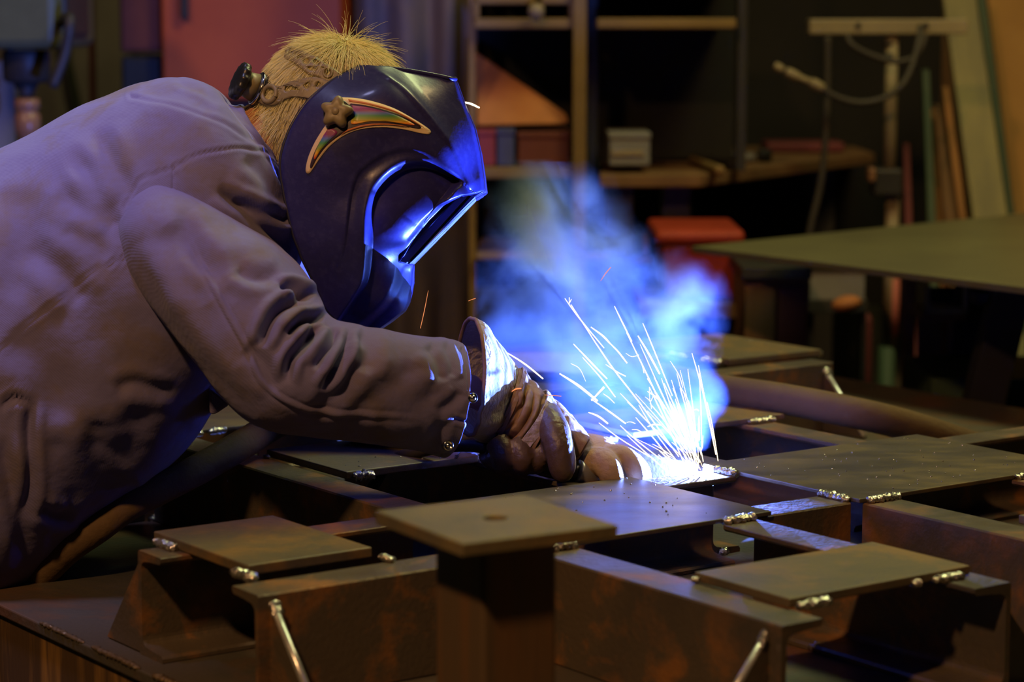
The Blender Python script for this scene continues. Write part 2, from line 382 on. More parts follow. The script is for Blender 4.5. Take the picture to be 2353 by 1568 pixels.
for u, v in ((1.570, 3.068), (1.895, 2.425), (2.086, 2.425), (2.40, 2.44), (1.63, 2.135), (1.845, 1.98)):                        # tacks down on the table
    bead(W(u, v, -HB+.003), W(u+.016, v+.008, -HB+.004), .0065, fr, m='weld')
bead(W(1.585, 2.445, -.012), W(1.64, 2.43, -.03), .007, fr)
bead(W(1.20, 2.21, -HB+.004), W(1.215, 2.175, -HB+.004), .008, tb, m='rustweld')
# a hand-drawn mark on the pad by the cuff
for a_, b_ in (((1045, 1053), (1058, 1038)), ((1045, 1047), (1054, 1047.5)), ((1054, 1047.5), (1049, 1053)), ((1049, 1053), (1045, 1047))):
    tube('pen_mark', [PZ(*a_, ZT+.0112), PZ(*b_, ZT+.0112)], .0007, M['black'], fr, ns=5)
# fine spatter grains frozen on the plates
_sp = []
rs_ = random.Random(23)
for (u0, u1, v0, v1, z, n_) in ((2.07, 2.45, 2.14, 2.43, .006, 70), (1.6, 1.92, 2.15, 2.415, .006, 40), (1.64, 1.84, 2.645, 2.84, .0105, 14), (2.7, 2.93, 3.15, 3.42, .0115, 12), (1.92, 2.05, 2.37, 2.41, 0, 16), (1.85, 1.895, 2.44, 2.6, 0, 10)):
    for _ in range(n_):
        _sp.append(ellipsoid_data(W(u0+(u1-u0)*rs_.random(), v0+(v1-v0)*rs_.random(), z+.0004), tuple(Vector(q)*(.0006+.0009*rs_.random()) for q in ((1, 0, 0), (0, 1, 0), (0, 0, 1))), 4, 6))
mesh('weld_spatter', *join_data(_sp), M['weld'], fr, True)['kind'] = 'stuff'
def gusset(p_top, p_bot, p_in, th, direction, edge=True):
    """triangular stiffener, th thick along direction, a bright strip painting the light on its sloping edge"""
    d = direction*th*.5
    b = [p_top-d, p_in-d, p_bot-d, (p_bot+(p_top-p_bot)*.04)-d]; t = [q+2*d for q in b]
    g = prism('gusset', b, t, M['steel'], fr, 0)
    if edge:
        tube('gusset_lit_edge', [p_top+Vector((0, 0, .001)), p_bot+Vector((0, 0, .004))], [.0042, .0052], M['bright'], g, ns=8)  # strip added to carry the lit white of the edge
    return g
dA, dB = W(1, 0)-W(0, 0), W(0, 1)-W(0, 0)
gusset(W(1.240, 2.150, -.014), W(1.240, 2.060, -.118), W(1.240, 2.150, -.118), .008, dA)
bead(W(1.240, 2.147, -.010), W(1.240, 2.140, -.022), .006, fr)
gusset(W(1.228, 2.420, -.012), W(1.228, 2.506, -.118), W(1.228, 2.420, -.118), .008, dA, False)
gusset(W(1.575, 1.760, -.014), W(1.492, 1.760, -.118), W(1.575, 1.760, -.118), .008, dB)
bead(W(1.572, 1.760, -.010), W(1.564, 1.760, -.024), .006, fr)
gusset(W(1.900, 1.760, -.016), W(1.985, 1.760, -.118), W(1.900, 1.760, -.118), .008, dB, False)
gusset(W(2.880, 3.075, -.014), W(2.880, 2.975, -.118), W(2.880, 3.075, -.118), .008, dA)
bead(W(2.880, 3.071, -.010), W(2.880, 3.064, -.024), .0075, fr)

# ------------------------------------------------------------------ post with a drilled head plate, nearest the camera
def post():
    D = 2.2
    C0 = PX(1135, 1208, D); zt = C0.z
    L_, B_, R_, F_ = [PZ(x, y, zt) for x, y in ((869.9, 1174.6), (1213, 1136.7), (1395.5, 1205.3), (1070.4, 1250.5))]
    c = (L_+B_+R_+F_)/4
    p = thing('steel_post', 'square rusty steel post with a drilled head plate, standing nearest', 'post', (c.x, c.y, ZT-HB))
    a = (B_-L_)*.5; b = (L_-F_)*.5                                # half edges
    la, lb = a.length, b.length; a.normalize(); b.normalize()
    th = .0125; n = 40; r = .011
    V, F = [], []
    for z in (zt, zt-th):                                         # plate with a round hole
        for k in range(n):
            t = 2*math.pi*k/n; V.append(c+a*(r*math.cos(t)*1.0)+b*(r*math.sin(t))+Vector((0, 0, z-c.z)))
        for k in range(n):
            t = 2*math.pi*k/n; x, y = math.cos(t), math.sin(t); s = 1/max(abs(x), abs(y))
            V.append(c+a*(la*x*s)+b*(lb*y*s)+Vector((0, 0, z-c.z)))
    for k in range(n):
        q = (k+1) % n
        F.append((k, q, n+q, n+k)); F.append((2*n+k, 3*n+k, 3*n+q, 2*n+q))
        F.append((k, 2*n+k, 2*n+q, q)); F.append((n+k, n+q, 3*n+q, 3*n+k))
    mesh('head_plate', V, F, M['rusty'], p, bevel=.0015)
    # hollow square column with rounded corners
    h = .039; hv = .045; rc = .005; P = []
    for sx, sy, t0 in ((1, 1, 0), (-1, 1, 90), (-1, -1, 180), (1, -1, 270)):
        for k in range(4):
            t = math.radians(t0+k*30); P.append((sx*(h-rc)+rc*math.cos(t), sy*(hv-rc)+rc*math.sin(t)))
    cc = c - b*.008 - a*.004
    bot = [Vector((cc.x, cc.y, ZT-HB+.0008))+a*x+b*y for x, y in P]; top = [Vector((q.x, q.y, zt-th)) for q in bot]
    prism('column', bot, top, M['poststeel'], p, 0)
post()

# ------------------------------------------------------------------ thick hose
hp = [PX(70, 1345, 3.12), PX(150, 1265, 3.10), PX(225, 1212, 3.10), PX(290, 1164, 3.12), PX(360, 1128, 3.15), PX(450, 1082, 3.20), PZ(560, 1020, ZT+.026), PZ(640, 972, ZT+.034),
      PZ(760, 925, ZT+.05), PZ(950, 868, ZT+.04), PZ(1180, 842, ZT+.03), PZ(1420, 850, ZT+.03), PZ(1640, 893, ZT+.027), PZ(1800, 917, ZT+.026), PZ(1960, 948, ZT+.015), PZ(2080, 977, ZT-.01), PZ(2210, 1018, ZT-.05), PZ(2330, 1062, ZT-.093)]
o = tube('hose', hp, [.0205]*8+[.022, .023]+[.0235]*8, M['hose'], None, ns=28, n=160, origin=PZ(1180, 842, ZT))
tag(o, 'thick brown hose arching over the beams behind the smoke and sparks', 'hose')

# ------------------------------------------------------------------ workshop behind, out of focus
def bb(name, x0, y0, x1, y1, Y, dep, m, parent=None, bevel=.004, **k):
    """box whose front face stands at world y = Y and covers the given part of the photograph"""
    a, b = PY(x0, y1, Y), PY(x1, y0, Y)
    return box(name, (a.x, Y, a.z), (b.x, Y+dep, b.z), M[m] if isinstance(m, str) else m, parent, bevel, **k)
def at(x, y, Y): return PY(x, y, Y)
def root(name, label, cat, x, y, Y, group=None):
    p = PY(x, y, Y); return thing(name, label, cat, (p.x, Y, 0), group)
def zbox(name, x0, x1, Y, dep, z0, z1, m, parent=None, **k):
    a, b = PY(x0, 500, Y), PY(x1, 500, Y); return box(name, (a.x, Y, z0), (b.x, Y+dep, z1), M[m], parent, **k)

# drill press at the left
dp = root('drill_press', 'green pillar drill press with a shining chuck, cut by the left edge', 'drill press', 60, 0, 5.6)
bb('head', -70, -90, 128, 112, 5.55, .5, 'green_machine', dp, .02); bb('motor_cover', -40, -180, 100, -90, 5.6, .5, 'green_machine', dp, .02)
bb('belt_guard', 126, -60, 152, 90, 5.62, .3, 'dark_metal', dp, .02)
q = at(60, 115, 5.66); up = Vector((0, 0, -1)); u = 5.66/FPX
lathe('spindle_housing', q, up, [(0, 52*u), (10*u, 54*u), (66*u, 54*u), (74*u, 44*u)], M['dark_metal'], dp, 32)
lathe('spindle_nose', at(60, 188, 5.66), up, [(0, 30*u), (26*u, 17*u), (34*u, 17*u)], M['dark_metal'], dp, 24)
lathe('drill_chuck', at(62, 226, 5.66), up, [(0, 22*u), (2*u, 28*u), (22*u, 29*u), (26*u, 24*u), (34*u, 24*u), (38*u, 29*u), (70*u, 29*u), (92*u, 20*u), (104*u, 10*u), (150*u, 6*u)], M['copper'], dp, 28)
c = at(-30, 0, 6.0); lathe('column', (c.x, 6.0, .05), (0, 0, 1), [(0, .06), (2.1, .06)], M['grey_box'], dp, 24)
box('base', (c.x-.25, 5.5, 0), (c.x+.3, 6.2, .06), M['green_machine'], dp, .01); box('work_table', (c.x-.2, 5.5, .95), (c.x+.3, 5.95, .99), M['dark_metal'], dp, .01)
tube('feed_lever', [at(130, 60, 5.6), at(160, 40, 5.5), at(150, 120, 5.5), at(120, 200, 5.5)], .012, M['dark_metal'], dp, n=16)
o = tube('leaning_rod', [at(128, -250, 7.9), at(133, 110, 7.9), at(150, 190, 7.9), at(172, 300, 7.9), Vector((at(190, 300, 7.9).x, 7.9, .0))], .013, M['dark_metal'], None, origin=Vector((at(190, 300, 7.9).x, 7.9, 0))); tag(o, 'dark slim rod hanging against the green wall beside the drill press', 'rod')
o = tube('wall_pipe', [Vector((at(212, 0, 7.6).x, 7.6, 4.35)), Vector((at(213, 100, 7.6).x, 7.6, 2.5)), Vector((at(211, 200, 7.6).x, 7.6, .0))], .011, M['brown_red'], None, origin=(at(212, 0, 7.6).x, 7.6, 0)); tag(o, 'thin brown pipe running down the green wall left of the red cabinet', 'pipe')
# cabinets
cb = root('red_cabinet', 'large flat red steel cabinet behind the welder\'s head', 'cabinet', 590, 0, 6.6)
a, b = at(370, 236, 6.6), at(808, -260, 6.6)
box('body', (a.x, 6.63, a.z), (b.x, 7.1, b.z), M['red_paint'], cb, .01); box('door', (a.x+.005, 6.6, a.z+.01), (b.x-.005, 6.63, b.z), M['red_paint'], cb, .008)
box('plinth', (a.x+.02, 6.66, 0), (b.x-.02, 7.1, a.z), M['dark_metal'], cb, .01); box('handle', (a.x+.06, 6.57, b.z-.35), (a.x+.08, 6.6, b.z-.2), M['dark_metal'], cb, .004)
cb = root('brown_locker', 'narrow dark brown-red locker standing left of the red cabinet', 'locker', 320, 0, 6.65)
a, b = at(276, 120, 6.65), at(366, -260, 6.65)
box('door', (a.x, 6.65, a.z), (b.x, 7.05, b.z), M['brown_red'], cb, .01); box('door', (a.x, 6.66, .06), (b.x, 7.05, a.z-.01), M['dark_metal'], cb, .01); box('plinth', (a.x+.02, 6.7, 0), (b.x-.02, 7.0, .06), M['dark_metal'], cb)
# hanging canvas
def canvas():
    Y = 6.3; a, b = at(814, 0, Y), at(1094, 0, Y); V, nx, nzz = [], 90, 40
    for i in range(nzz):
        z = .05+(4.2-.05)*i/(nzz-1)
        for j in range(nx):
            t = j/(nx-1); x = a.x+(b.x-a.x)*t; V.append((x, Y+.06*noise.noise((x*7+z*.7, z*.35, 1))+.03*noise.noise((x*17-z*1.2, z*.8, 4))+.02*math.sin(t*19+z*1.9), z))
    o_ = mesh('hanging_canvas', V, grid_faces(nzz, nx, False), M['canvas'], None, True, solid=.006, origin=(a.x, Y, .05))
    tag(o_, 'folded brown and blue canvas hanging behind the helmet', 'canvas')
canvas()
# shelf rack
rk_ = root('storage_rack', 'tall wooden storage rack with open shelves behind the smoke', 'shelf', 1330, 0, 5.9)
RY = 5.9
zbox('upright', 1316, 1346, RY, .06, 0, 2.6, 'shelf_wood', rk_); zbox('upright', 1348, 1372, RY+.15, .06, 0, 2.6, 'dark_metal', rk_); zbox('upright', 1690, 1712, RY+.1, .06, at(0, 402, 5.9).z+.004, 2.6, 'dark_metal', rk_); zbox('upright', 1078, 1092, RY+.05, .05, 0, 2.6, 'shelf_wood', rk_)
for x0, y0, x1, y1 in ((1090, 42, 1318, 66), (1372, 42, 1692, 66), (1092, 385, 1318, 411), (1090, -70, 1700, -50), (1092, 586, 1400, 598)):
    bb('shelf', x0, y0, x1, y1, RY+.02, .5, 'shelf_wood', rk_)
for x in (1088, 1226, 1308): bb('divider', x, -8, x+(14 if x != 1226 else 24), 42, RY+.03, .4, 'shelf_wood', rk_)
bb('top_rail', 1090, -8, 1318, 10, RY+.03, .05, 'shelf_wood', rk_)
bb('shade_board', 1094, -60, 1690, 366, RY+.52, .02, 'black_board', rk_); bb('shade_board', 1094, 372, 1340, 660, RY+.52, .02, 'black_board', rk_)  # black sheets added to make the space behind the shelves dark
o = lathe('round_hook', at(1232, 8, RY-.02), (0, 0, -1), [(0, .010), (.008, .018), (.022, .021), (.034, .014), (.04, .004)], M['pale'], None, 20, origin=at(1232, 8, RY-.02)); tag(o, 'small pale round knob hanging below the top rail of the rack', 'knob')
o = prism('triangular_board', [at(1090, 118, RY+.2), at(1096, 288, RY+.05), at(1288, 286, RY+.05), at(1306, 282, RY+.05), at(1300, 262, RY+.06)], [q+Vector((0, .03, 0)) for q in (at(1090, 118, RY+.2), at(1096, 288, RY+.05), at(1288, 286, RY+.05), at(1306, 282, RY+.05), at(1300, 262, RY+.06))], M['orange_board'], None, .004, origin=at(1096, 288, RY+.05))
tag(o, 'orange-brown triangular board leaning on the boxes in the rack', 'board')
def carton(name, lab, x0, y0, x1, y1, Y, m, stripe=None, group=None):
    t = root(name, lab, 'box', (x0+x1)/2, y1, Y, group); t.location.z = at(0, y1, Y).z
    y1 -= 2.2
    bb('carton', x0, y0, x1, y1, Y, .22, m, t, .005)
    bb('lid', x0-2, y0-3, x1+2, y0+12, Y-.004, .228, m, t, .004)
    if stripe: bb('label_strip', x0+6, stripe[0], x1-14, stripe[1], Y-.005, .006, 'pale', t, .001)
carton('red_box', 'dim red box at the left end of the rack\'s lower shelf', 1096, 300, 1138, 385, RY+.05, 'red_box')
carton('blue_box', 'dim blue box beside the red one on the rack\'s lower shelf', 1142, 298, 1182, 385, RY+.05, 'blue_box')
carton('dark_box', 'wide dark box on the rack\'s lower shelf left of the upright', 1190, 306, 1308, 385, RY+.05, 'brown_red')
# workbench with clutter
wbz = at(1500, 402, 5.9).z
q = [PZ(x, y, wbz) for x, y in ((1378, 403), (1610, 402), (2010, 352), (1960, 335), (1384, 338))]
wk = thing('workbench', 'dark brown workbench with tools in front of added black shade boards', 'workbench', (q[1].x, q[1].y, 0))
prism('bench_top', [v-Vector((0, 0, .03)) for v in q], q, M['plank_brown'], wk, .004)
for v in (q[0]+Vector((.05, .1, 0)), q[1]+Vector((-.05, .15, 0)), q[2]+Vector((-.15, .0, 0))):
    box('leg', (v.x-.035, v.y-.035, 0), (v.x+.035, v.y+.035, wbz-.03), M['dark_metal'], wk)
bb('back_panel', 1372, -80, 2170, 700, 7.25, .04, 'black_board', wk); bb('shelf_front', 1500, 470, 1900, 720, 7.1, .05, 'black_board', wk)
carton('grey_box', 'small grey box with a pale stripe standing on the workbench', 1400, 308, 1494, 384, 5.96, 'grey_box', (346, 358))
def tool(name, lab, cat, pts, r, m, n=12):
    P_ = [PZ(x, y, wbz+r*1.02) for x, y in pts]; o_ = tube(name, P_, r, M[m], None, n=n, origin=P_[0]); tag(o_, lab, cat)
tool('steel_bar', 'short pale steel bar lying at the front of the workbench', 'bar', [(1590, 368), (1655, 392)], .012, 'shelf_wood')
tool('hand_file', 'dark hand file lying across the workbench', 'file', [(1560, 350), (1640, 372), (1690, 378)], .014, 'dark_metal')
tool('clamp_screw', 'grey clamp screw lying on the right part of the workbench', 'clamp', [(1660, 352), (1700, 362), (1730, 362)], .013, 'grey_box')
lathe_o = lathe('tin_can', PZ(1756, 372, wbz), (0, 0, 1), [(0, .02), (.03, .021), (.034, .018), (.034, .004)], M['dark_metal'], None, 18, origin=PZ(1756, 372, wbz)); tag(lathe_o, 'small dark tin standing near the bench\'s right end', 'tin')
o = box('red_tray', tuple(PZ(1850, 352, wbz)-Vector((.11, 0, -.002))), tuple(PZ(1850, 352, wbz)+Vector((.11, .15, .03))), M['maroon'], None, .006, origin=PZ(1880, 352, wbz)); tag(o, 'low dark red tray on the far end of the workbench', 'tray')
# red bin on a low bench, bottle
lb = root('low_bench', 'low wooden bench under the red bin', 'bench', 1600, 700, 5.55); lbz = at(0, 696, 5.55).z
zbox('seat_board', 1470, 1712, 5.5, .4, lbz-.03, lbz, 'shelf_wood', lb)
for x in (1480, 1690): zbox('leg', x, x+16, 5.55, .3, 0, lbz-.03, 'plank_brown', lb)
rb_ = thing('red_bin', 'red plastic bin with a thick rim standing behind the smoke', 'bin', (at(1608, 690, 5.6).x, 5.75, lbz))
def bin_(x0, x1, xt0, xt1, y0, y1, Y, m, parent):
    a, b, c, d = at(x0, y1, Y), at(x1, y1, Y), at(xt0, y0, Y), at(xt1, y0, Y); dep = .3
    bt = [(a.x, Y, lbz+.001), (b.x, Y, lbz+.001), (b.x, Y+dep, lbz+.001), (a.x, Y+dep, lbz+.001)]; tp = [(c.x, Y-.01, c.z), (d.x, Y-.01, c.z), (d.x, Y+dep+.01, c.z), (c.x, Y+dep+.01, c.z)]
    prism('tub', bt, tp, M[m], parent, .012)
bin_(1530, 1694, 1520, 1702, 560, 696, 5.6, 'bin_red', rb_); bb('rim', 1506, 530, 1712, 562, 5.57, .36, 'bin_red', rb_, .012)
o = lathe('yellow_bottle', PY(1467, 597, RY+.2), (0, 0, 1), [(0, .024), (.004, .027), (.055, .027), (.068, .018), (.075, .010), (.092, .010), (.093, .004)], M['yellow'], None, 24, origin=PY(1467, 597, RY+.2))
tag(o, 'amber yellow bottle on a shelf behind the smoke', 'bottle')
o = bb('bottle_ledge', 1398, 597, 1500, 606, RY+.1, .3, 'shelf_wood'); tag(o, 'short wooden ledge carrying the amber bottle', 'ledge')
# dark cabinets behind the far arm
kc = root('base_cabinet', 'dark brown wooden base cabinet behind the farthest beam', 'cabinet', 1780, 700, 5.3)
zt_ = at(0, 640, 5.3).z; zbox('body', 1712, 1862, 5.32, .4, .05, zt_, 'plank_brown', kc); zbox('door', 1714, 1784, 5.3, .02, .06, zt_-.02, 'plank_brown', kc); zbox('door', 1790, 1860, 5.3, .02, .06, zt_-.02, 'brown_red', kc); zbox('top_board', 1706, 1868, 5.29, .45, zt_, zt_+.025, 'dark_metal', kc)
zbox('plinth', 1720, 1856, 5.36, .3, 0, .05, 'black_board', kc)
# olive steel sheet table on the right
tz = PY(1590, 566, 5.0).z
q = [PZ(x, y, tz) for x, y in ((1590, 566), (2353, 660), (2800, 715), (3300, 600), (2700, 455))]
st_ = thing('sheet_table', 'wide olive steel sheet lying as a table top at the right', 'table', (q[1].x, q[1].y, 0))
prism('steel_sheet', [v-Vector((0, 0, .013)) for v in q], q, M['olive_sheet'], st_, .002)
def slant(name, p0, p1, r, m, parent): 
    d = (p1-p0).normalized(); s_ = d.cross(Vector((0, 1, 0))).normalized()*r; f = Vector((0, r, 0))
    return prism(name, [p0-s_-f, p0+s_-f, p0+s_+f, p0-s_+f], [p1-s_-f, p1+s_-f, p1+s_+f, p1-s_+f], M[m], parent, .003)
def foot(p, dx=0): return Vector((p.x+dx, p.y, 0))
for x, y, Y, dx in ((2330, 668, 4.6, -.22), (2500, 640, 5.0, .1), (2250, 560, 5.4, -.1)):
    p = PY(x, y, Y); p.z = tz-.013; slant('trestle_leg', foot(p, dx), p, .035, 'black_board', st_)
p = PY(2600, 700, 4.6); p.z = tz-.05; slant('trestle_leg', foot(p, .1), p, .035, 'black_board', st_)
bb('cross_rail', 2240, 672, 2700, 700, 4.6, .06, 'black_board', st_)
# T-shaped roller stand
ts = root('roller_stand', 'pale T-shaped roller stand beside the leaning planks', 'stand', 2044, 80, 6.1); TY = 6.1
bb('cross_bar', 1860, 44, 2226, 79, TY, .06, 'pale', ts, .004)
for x in (1972, 2128): bb('bolt', x-6, 52, x+6, 66, TY-.004, .01, 'dark_metal', ts, .001)
def vt(name, x, y0, y1, r, m): a, b = at(x, y1, TY+.03), at(x, y0, TY+.03); return tube(name, [Vector((a.x, TY+.03, a.z)), Vector((a.x, TY+.03, b.z))], r, M[m], ts, ns=20)
vt('post', 2043, 79, 440, 14*6.1/FPX, 'pale'); vt('collar', 2043, 122, 140, 16*6.1/FPX, 'dark_metal'); vt('collar', 2043, 96, 104, 16*6.1/FPX, 'dark_metal')
vt('sleeve_tube', 2044, 440, 800, 16*6.1/FPX, 'pale'); vt('warning_label', 2049, 640, 770, 16.2*6.1/FPX, 'pink')
a = at(2042, 800, TY); tube('base_tube', [Vector((a.x, TY+.03, 0.02)), Vector((a.x, TY+.03, a.z))], 19*6.1/FPX, M['green_paint'], ts, ns=20)
bb('clamp', 2008, 388, 2076, 452, TY-.02, .09, 'dark_metal', ts, .008); bb('clamp_knob', 1996, 385, 2014, 420, TY-.05, .05, 'copper', ts, .008)
for dx in (-.35, .35): slant('foot', Vector((a.x+dx, TY-.25, .015)), Vector((a.x, TY+.03, .06)), .02, 'green_paint', ts)
slant('foot', Vector((a.x, TY+.5, .015)), Vector((a.x, TY+.03, .06)), .02, 'green_paint', ts)
o = tube('power_cable', [at(1902, 84, 6.05), at(1901, 190, 6.05), at(1898, 300, 6.05), at(1886, 420, 6.05), at(1862, 525, 6.05), at(1840, 640, 6.05)], .0085, M['cable'], None, n=40, origin=at(1902, 84, 6.05)); tag(o, 'dark cable hanging straight down from the roller stand\'s bar', 'cable')
o = tube('looped_cable', [at(1886, 200, 6.0), at(1920, 222, 6.0), at(1975, 236, 6.0), at(2030, 226, 6.0), at(2072, 196, 6.0), at(2096, 150, 6.02), at(2112, 90, 6.05), at(2114, 60, 6.08)], .0075, M['cable'], None, n=50, origin=at(1886, 200, 6.0))
tag(o, 'dark cable looping under the roller stand to a pale plug', 'cable')
pc = thing('plug_connector', 'pale metal plug connector at the end of the looped cable', 'plug', at(1835, 175, 6.0))
for i, (x0, y0, x1, y1, r) in enumerate(((1892, 204, 1862, 188, .013), (1862, 188, 1836, 178, .008), (1838, 179, 1806, 164, .012), (1800, 161, 1780, 150, .010))):
    tube('plug_segment', [at(x0, y0, 6.0), at((x0+x1)/2, (y0+y1)/2, 6.0), at(x1, y1, 6.0)], [r*.8, r, r*.85], M['pale'], pc, n=8)
o = tube('coiled_cable', [at(1945, 80, 6.06), at(1960, 105, 6.05), at(2005, 128, 6.05), at(2060, 142, 6.05), at(2105, 128, 6.05), at(2128, 80, 6.06)], .0075, M['cable'], None, n=40, origin=at(1945, 80, 6.06)); tag(o, 'dark cable hanging in a shallow bow just below the stand\'s bar', 'cable')
# leaning planks and plywood
def plank(lab, x0, x1, y0, xb0, xb1, yb, Y0, Y1, m, th=.03, cat='plank', name='leaning_plank', group='planks leaning at the right'):
    tp = [at(x0, y0, Y1), at(x1, y0, Y1)]; bt = [at(xb0, yb, Y0), at(xb1, yb, Y0)]
    k = [t+(b_-t)*((t.z)/(t.z-b_.z)) for t, b_ in zip(tp, bt)]              # run each edge on down to the floor
    f = Vector((0, th, 0)); o_ = prism(name, [k[0], k[1], k[1]+f, k[0]+f], [tp[0], tp[1], tp[1]+f, tp[0]+f], M[m], None, .003, origin=k[0])
    tag(o_, lab, cat, group)
plank('broad grey-green plank leaning at the right beside the plywood', 2164, 2240, -30, 2236, 2316, 495, 6.5, 6.72, 'plank_green', .04)
plank('dark green edge board behind the broad plank', 2242, 2262, -30, 2318, 2332, 495, 6.56, 6.78, 'green_paint', .03)
plank('large orange plywood sheet leaning at the right edge', 2262, 2700, -60, 2332, 2760, 495, 6.82, 7.0, 'plywood', .02, 'plywood', 'plywood_sheet', None)
for i, (x0, x1, y0, b0, b1, m_, lab) in enumerate(((2166, 2180, 200, 2204, 2220, 'plank_orange', 'thin orange strip of wood just left of the broad plank'), (2148, 2164, 240, 2170, 2204, 'plank_brown', 'greyish brown narrow board left of the thin orange strip'), (2120, 2136, 160, 2132, 2150, 'green_paint', 'thin green strip of wood in the bundle of boards'),
                                                   (2134, 2146, 250, 2150, 2170, 'plank_orange', 'dark orange narrow board right of the thin green strip'), (2078, 2090, 330, 2080, 2096, 'maroon', 'dark red slat just right of the roller stand post'))):
    plank(lab, x0, x1, y0, b0, b1, 495, 6.45+.04*i, 6.62+.04*i, m_, .025)
bb_ = bb('wall_board', 2100, -80, 2420, 640, 7.6, .03, 'plank_brown'); tag(bb_, 'brown wall board behind the leaning planks', 'board')
# things under the sheet table
t = root('grey_case', 'dim grey case under the sheet table', 'case', 1925, 650, 5.75); z0, z1 = at(0, 690, 5.75).z, at(0, 612, 5.75).z
zbox('case', 1864, 1990, 5.75, .3, z0, z1, 'grey_box', t); zbox('case_lid', 1862, 1992, 5.745, .31, z1-.012, z1+.006, 'dark_metal', t); zbox('stand_shelf', 1858, 1998, 5.75, .32, z0-.03, z0, 'dark_metal', t); zbox('leg', 1862, 1874, 5.78, .2, 0, z0-.03, 'dark_metal', t); zbox('leg', 1984, 1996, 5.78, .2, 0, z0-.03, 'dark_metal', t)
V, F = ellipsoid_data(at(1945, 698, 5.7), (Vector((.034, 0, 0)), Vector((0, .03, 0)), Vector((.008, 0, .020)))); o = mesh('orange_roll', V, F, M['orange_board'], None, True, origin=at(1945, 698, 5.7)); tag(o, 'small orange roll hanging under the grey case', 'roll')
o = bb('red_canister', 1964, 720, 2008, 1000, 5.9, .05, 'maroon', None, .02); tag(o, 'dark red canister beside the foot of the roller stand', 'canister')
pk = root('small_crate', 'open pale wooden crate under the sheet table', 'crate', 2180, 700, 5.2)
for r_ in ((2126, 655, 2138, 722), (2214, 655, 2226, 722), (2126, 708, 2226, 722)): bb('crate_board', *r_, 5.2, .02, 'plank_green', pk, .002)
bb('crate_back', 2128, 660, 2224, 720, 5.45, .015, 'black_board', pk); zbox('crate_foot', 2126, 2226, 5.22, .2, at(0, 730, 5.2).z-.01, at(0, 722, 5.2).z, 'plank_brown', pk)
for i, (x0, x1, y0, y1, Y, m_, lab) in enumerate(((2112, 2168, 715, 1000, 5.35, 'plank_brown', 'dark brown offcut board standing under the crate'), (2170, 2206, 725, 960, 5.38, 'plank_orange', 'orange offcut board second from the left under the crate'), (2208, 2242, 725, 930, 5.4, 'plank_brown', 'grey-brown offcut board third from the left under the crate'),
                                                  (2244, 2294, 722, 900, 5.42, 'plywood', 'pale plywood offcut under the sheet table at the right'), (2078, 2106, 640, 1020, 5.5, 'plank_orange', 'rust orange upright offcut beside the stand\'s tube'))):
    a = at(x0, y0, Y); b = at(x1, y0, Y); o = box('offcut_board', (a.x, Y, 0), (b.x, Y+.02, a.z), M[m_], None, .003, origin=(a.x, Y, 0)); tag(o, lab, 'board', 'offcut boards under the sheet table')
gs = root('green_cart', 'dark green steel cart under the sheet table', 'cart', 2250, 900, 4.9); zc = at(0, 872, 4.9).z
zbox('tray', 2150, 2500, 4.9, .35, zc-.09, zc, 'green_paint', gs)
for x in (2160, 2470): zbox('leg', x, x+18, 4.92, .03, 0, zc-.09, 'green_paint', gs)
o = slant('yellow_brace', PY(2205, 1010, 4.75), PY(2275, 885, 4.8), .022, 'plywood', None); o2 = o
o.location = (0, 0, 0); tag(o, 'yellowish wooden brace slanting in front of the green cart', 'brace')

# ------------------------------------------------------------------ the welder
def ss(x, a, b):
    t = np.clip((x-a)/(b-a), 0, 1); return t*t*(3-2*t)
def to_px(P):
    """world points (n,3) -> photograph pixels, used to lay folds out along the cloth's visible side"""
    q = np.asarray(P)-np.array(CAM); z = q@np.array(FWD)
    return np.stack([CX+FPX*(q@np.array(RIGHT))/z, CY+FPX*(q@np.array(DOWN))/z], 1)
def polydist(p, line):
    """distance of points to a polyline and the parameter 0..1 along it"""
    L = catmull(line, max(24, 8*len(line))); n = len(L)
    best = np.full(len(p), 1e9); par = np.zeros(len(p)); sgn = np.zeros(len(p))
    for i in range(n-1):
        a, d = L[i], L[i+1]-L[i]; l2 = d@d+1e-9
        t = np.clip(((p-a)@d)/l2, 0, 1); q = a+t[:, None]*d; e = p-q
        r = np.hypot(e[:, 0], e[:, 1]); k = r < best
        best[k] = r[k]; par[k] = (i+t[k])/(n-1); sgn[k] = np.sign(d[0]*e[k, 1]-d[1]*e[k, 0])
    return best, par, sgn
def rings(R, nr, ns, power=2.25, D0=None):
    """R rows: Lx,Ly, Rx,Ry, D, half-depth, near-shift-x, near-shift-y  (pixels, metres) -> grid of world points"""
    R = catmull(np.array(R, float), nr); V = []
    for r in R:
        A, B = PX(r[0], r[1], r[4]), PX(r[2], r[3], r[4]); c = (A+B)/2; a = (B-A)/2
        s = (RIGHT*r[6]+DOWN*r[7])*(r[4]/FPX); b = -FWD*r[5]+s
        for j in range(ns):
            t = 2*math.pi*j/ns; x, y = math.cos(t), math.sin(t); q = (abs(x)**power+abs(y)**power)**(-1/power)
            V.append(c+a*(x*q)+b*(y*q))
    return np.array([tuple(v) for v in V]), nr, ns
def normals(P, nr, ns):
    G_ = P.reshape(nr, ns, 3); du = np.gradient(G_, axis=0); dv = np.roll(G_, -1, 1)-np.roll(G_, 1, 1)
    n = np.cross(du, dv); n /= np.linalg.norm(n, axis=2)[..., None]+1e-12
    c = G_.mean(1, keepdims=True); s = np.sign(((G_-c)*n).sum(2).mean()); return (n*s).reshape(-1, 3)
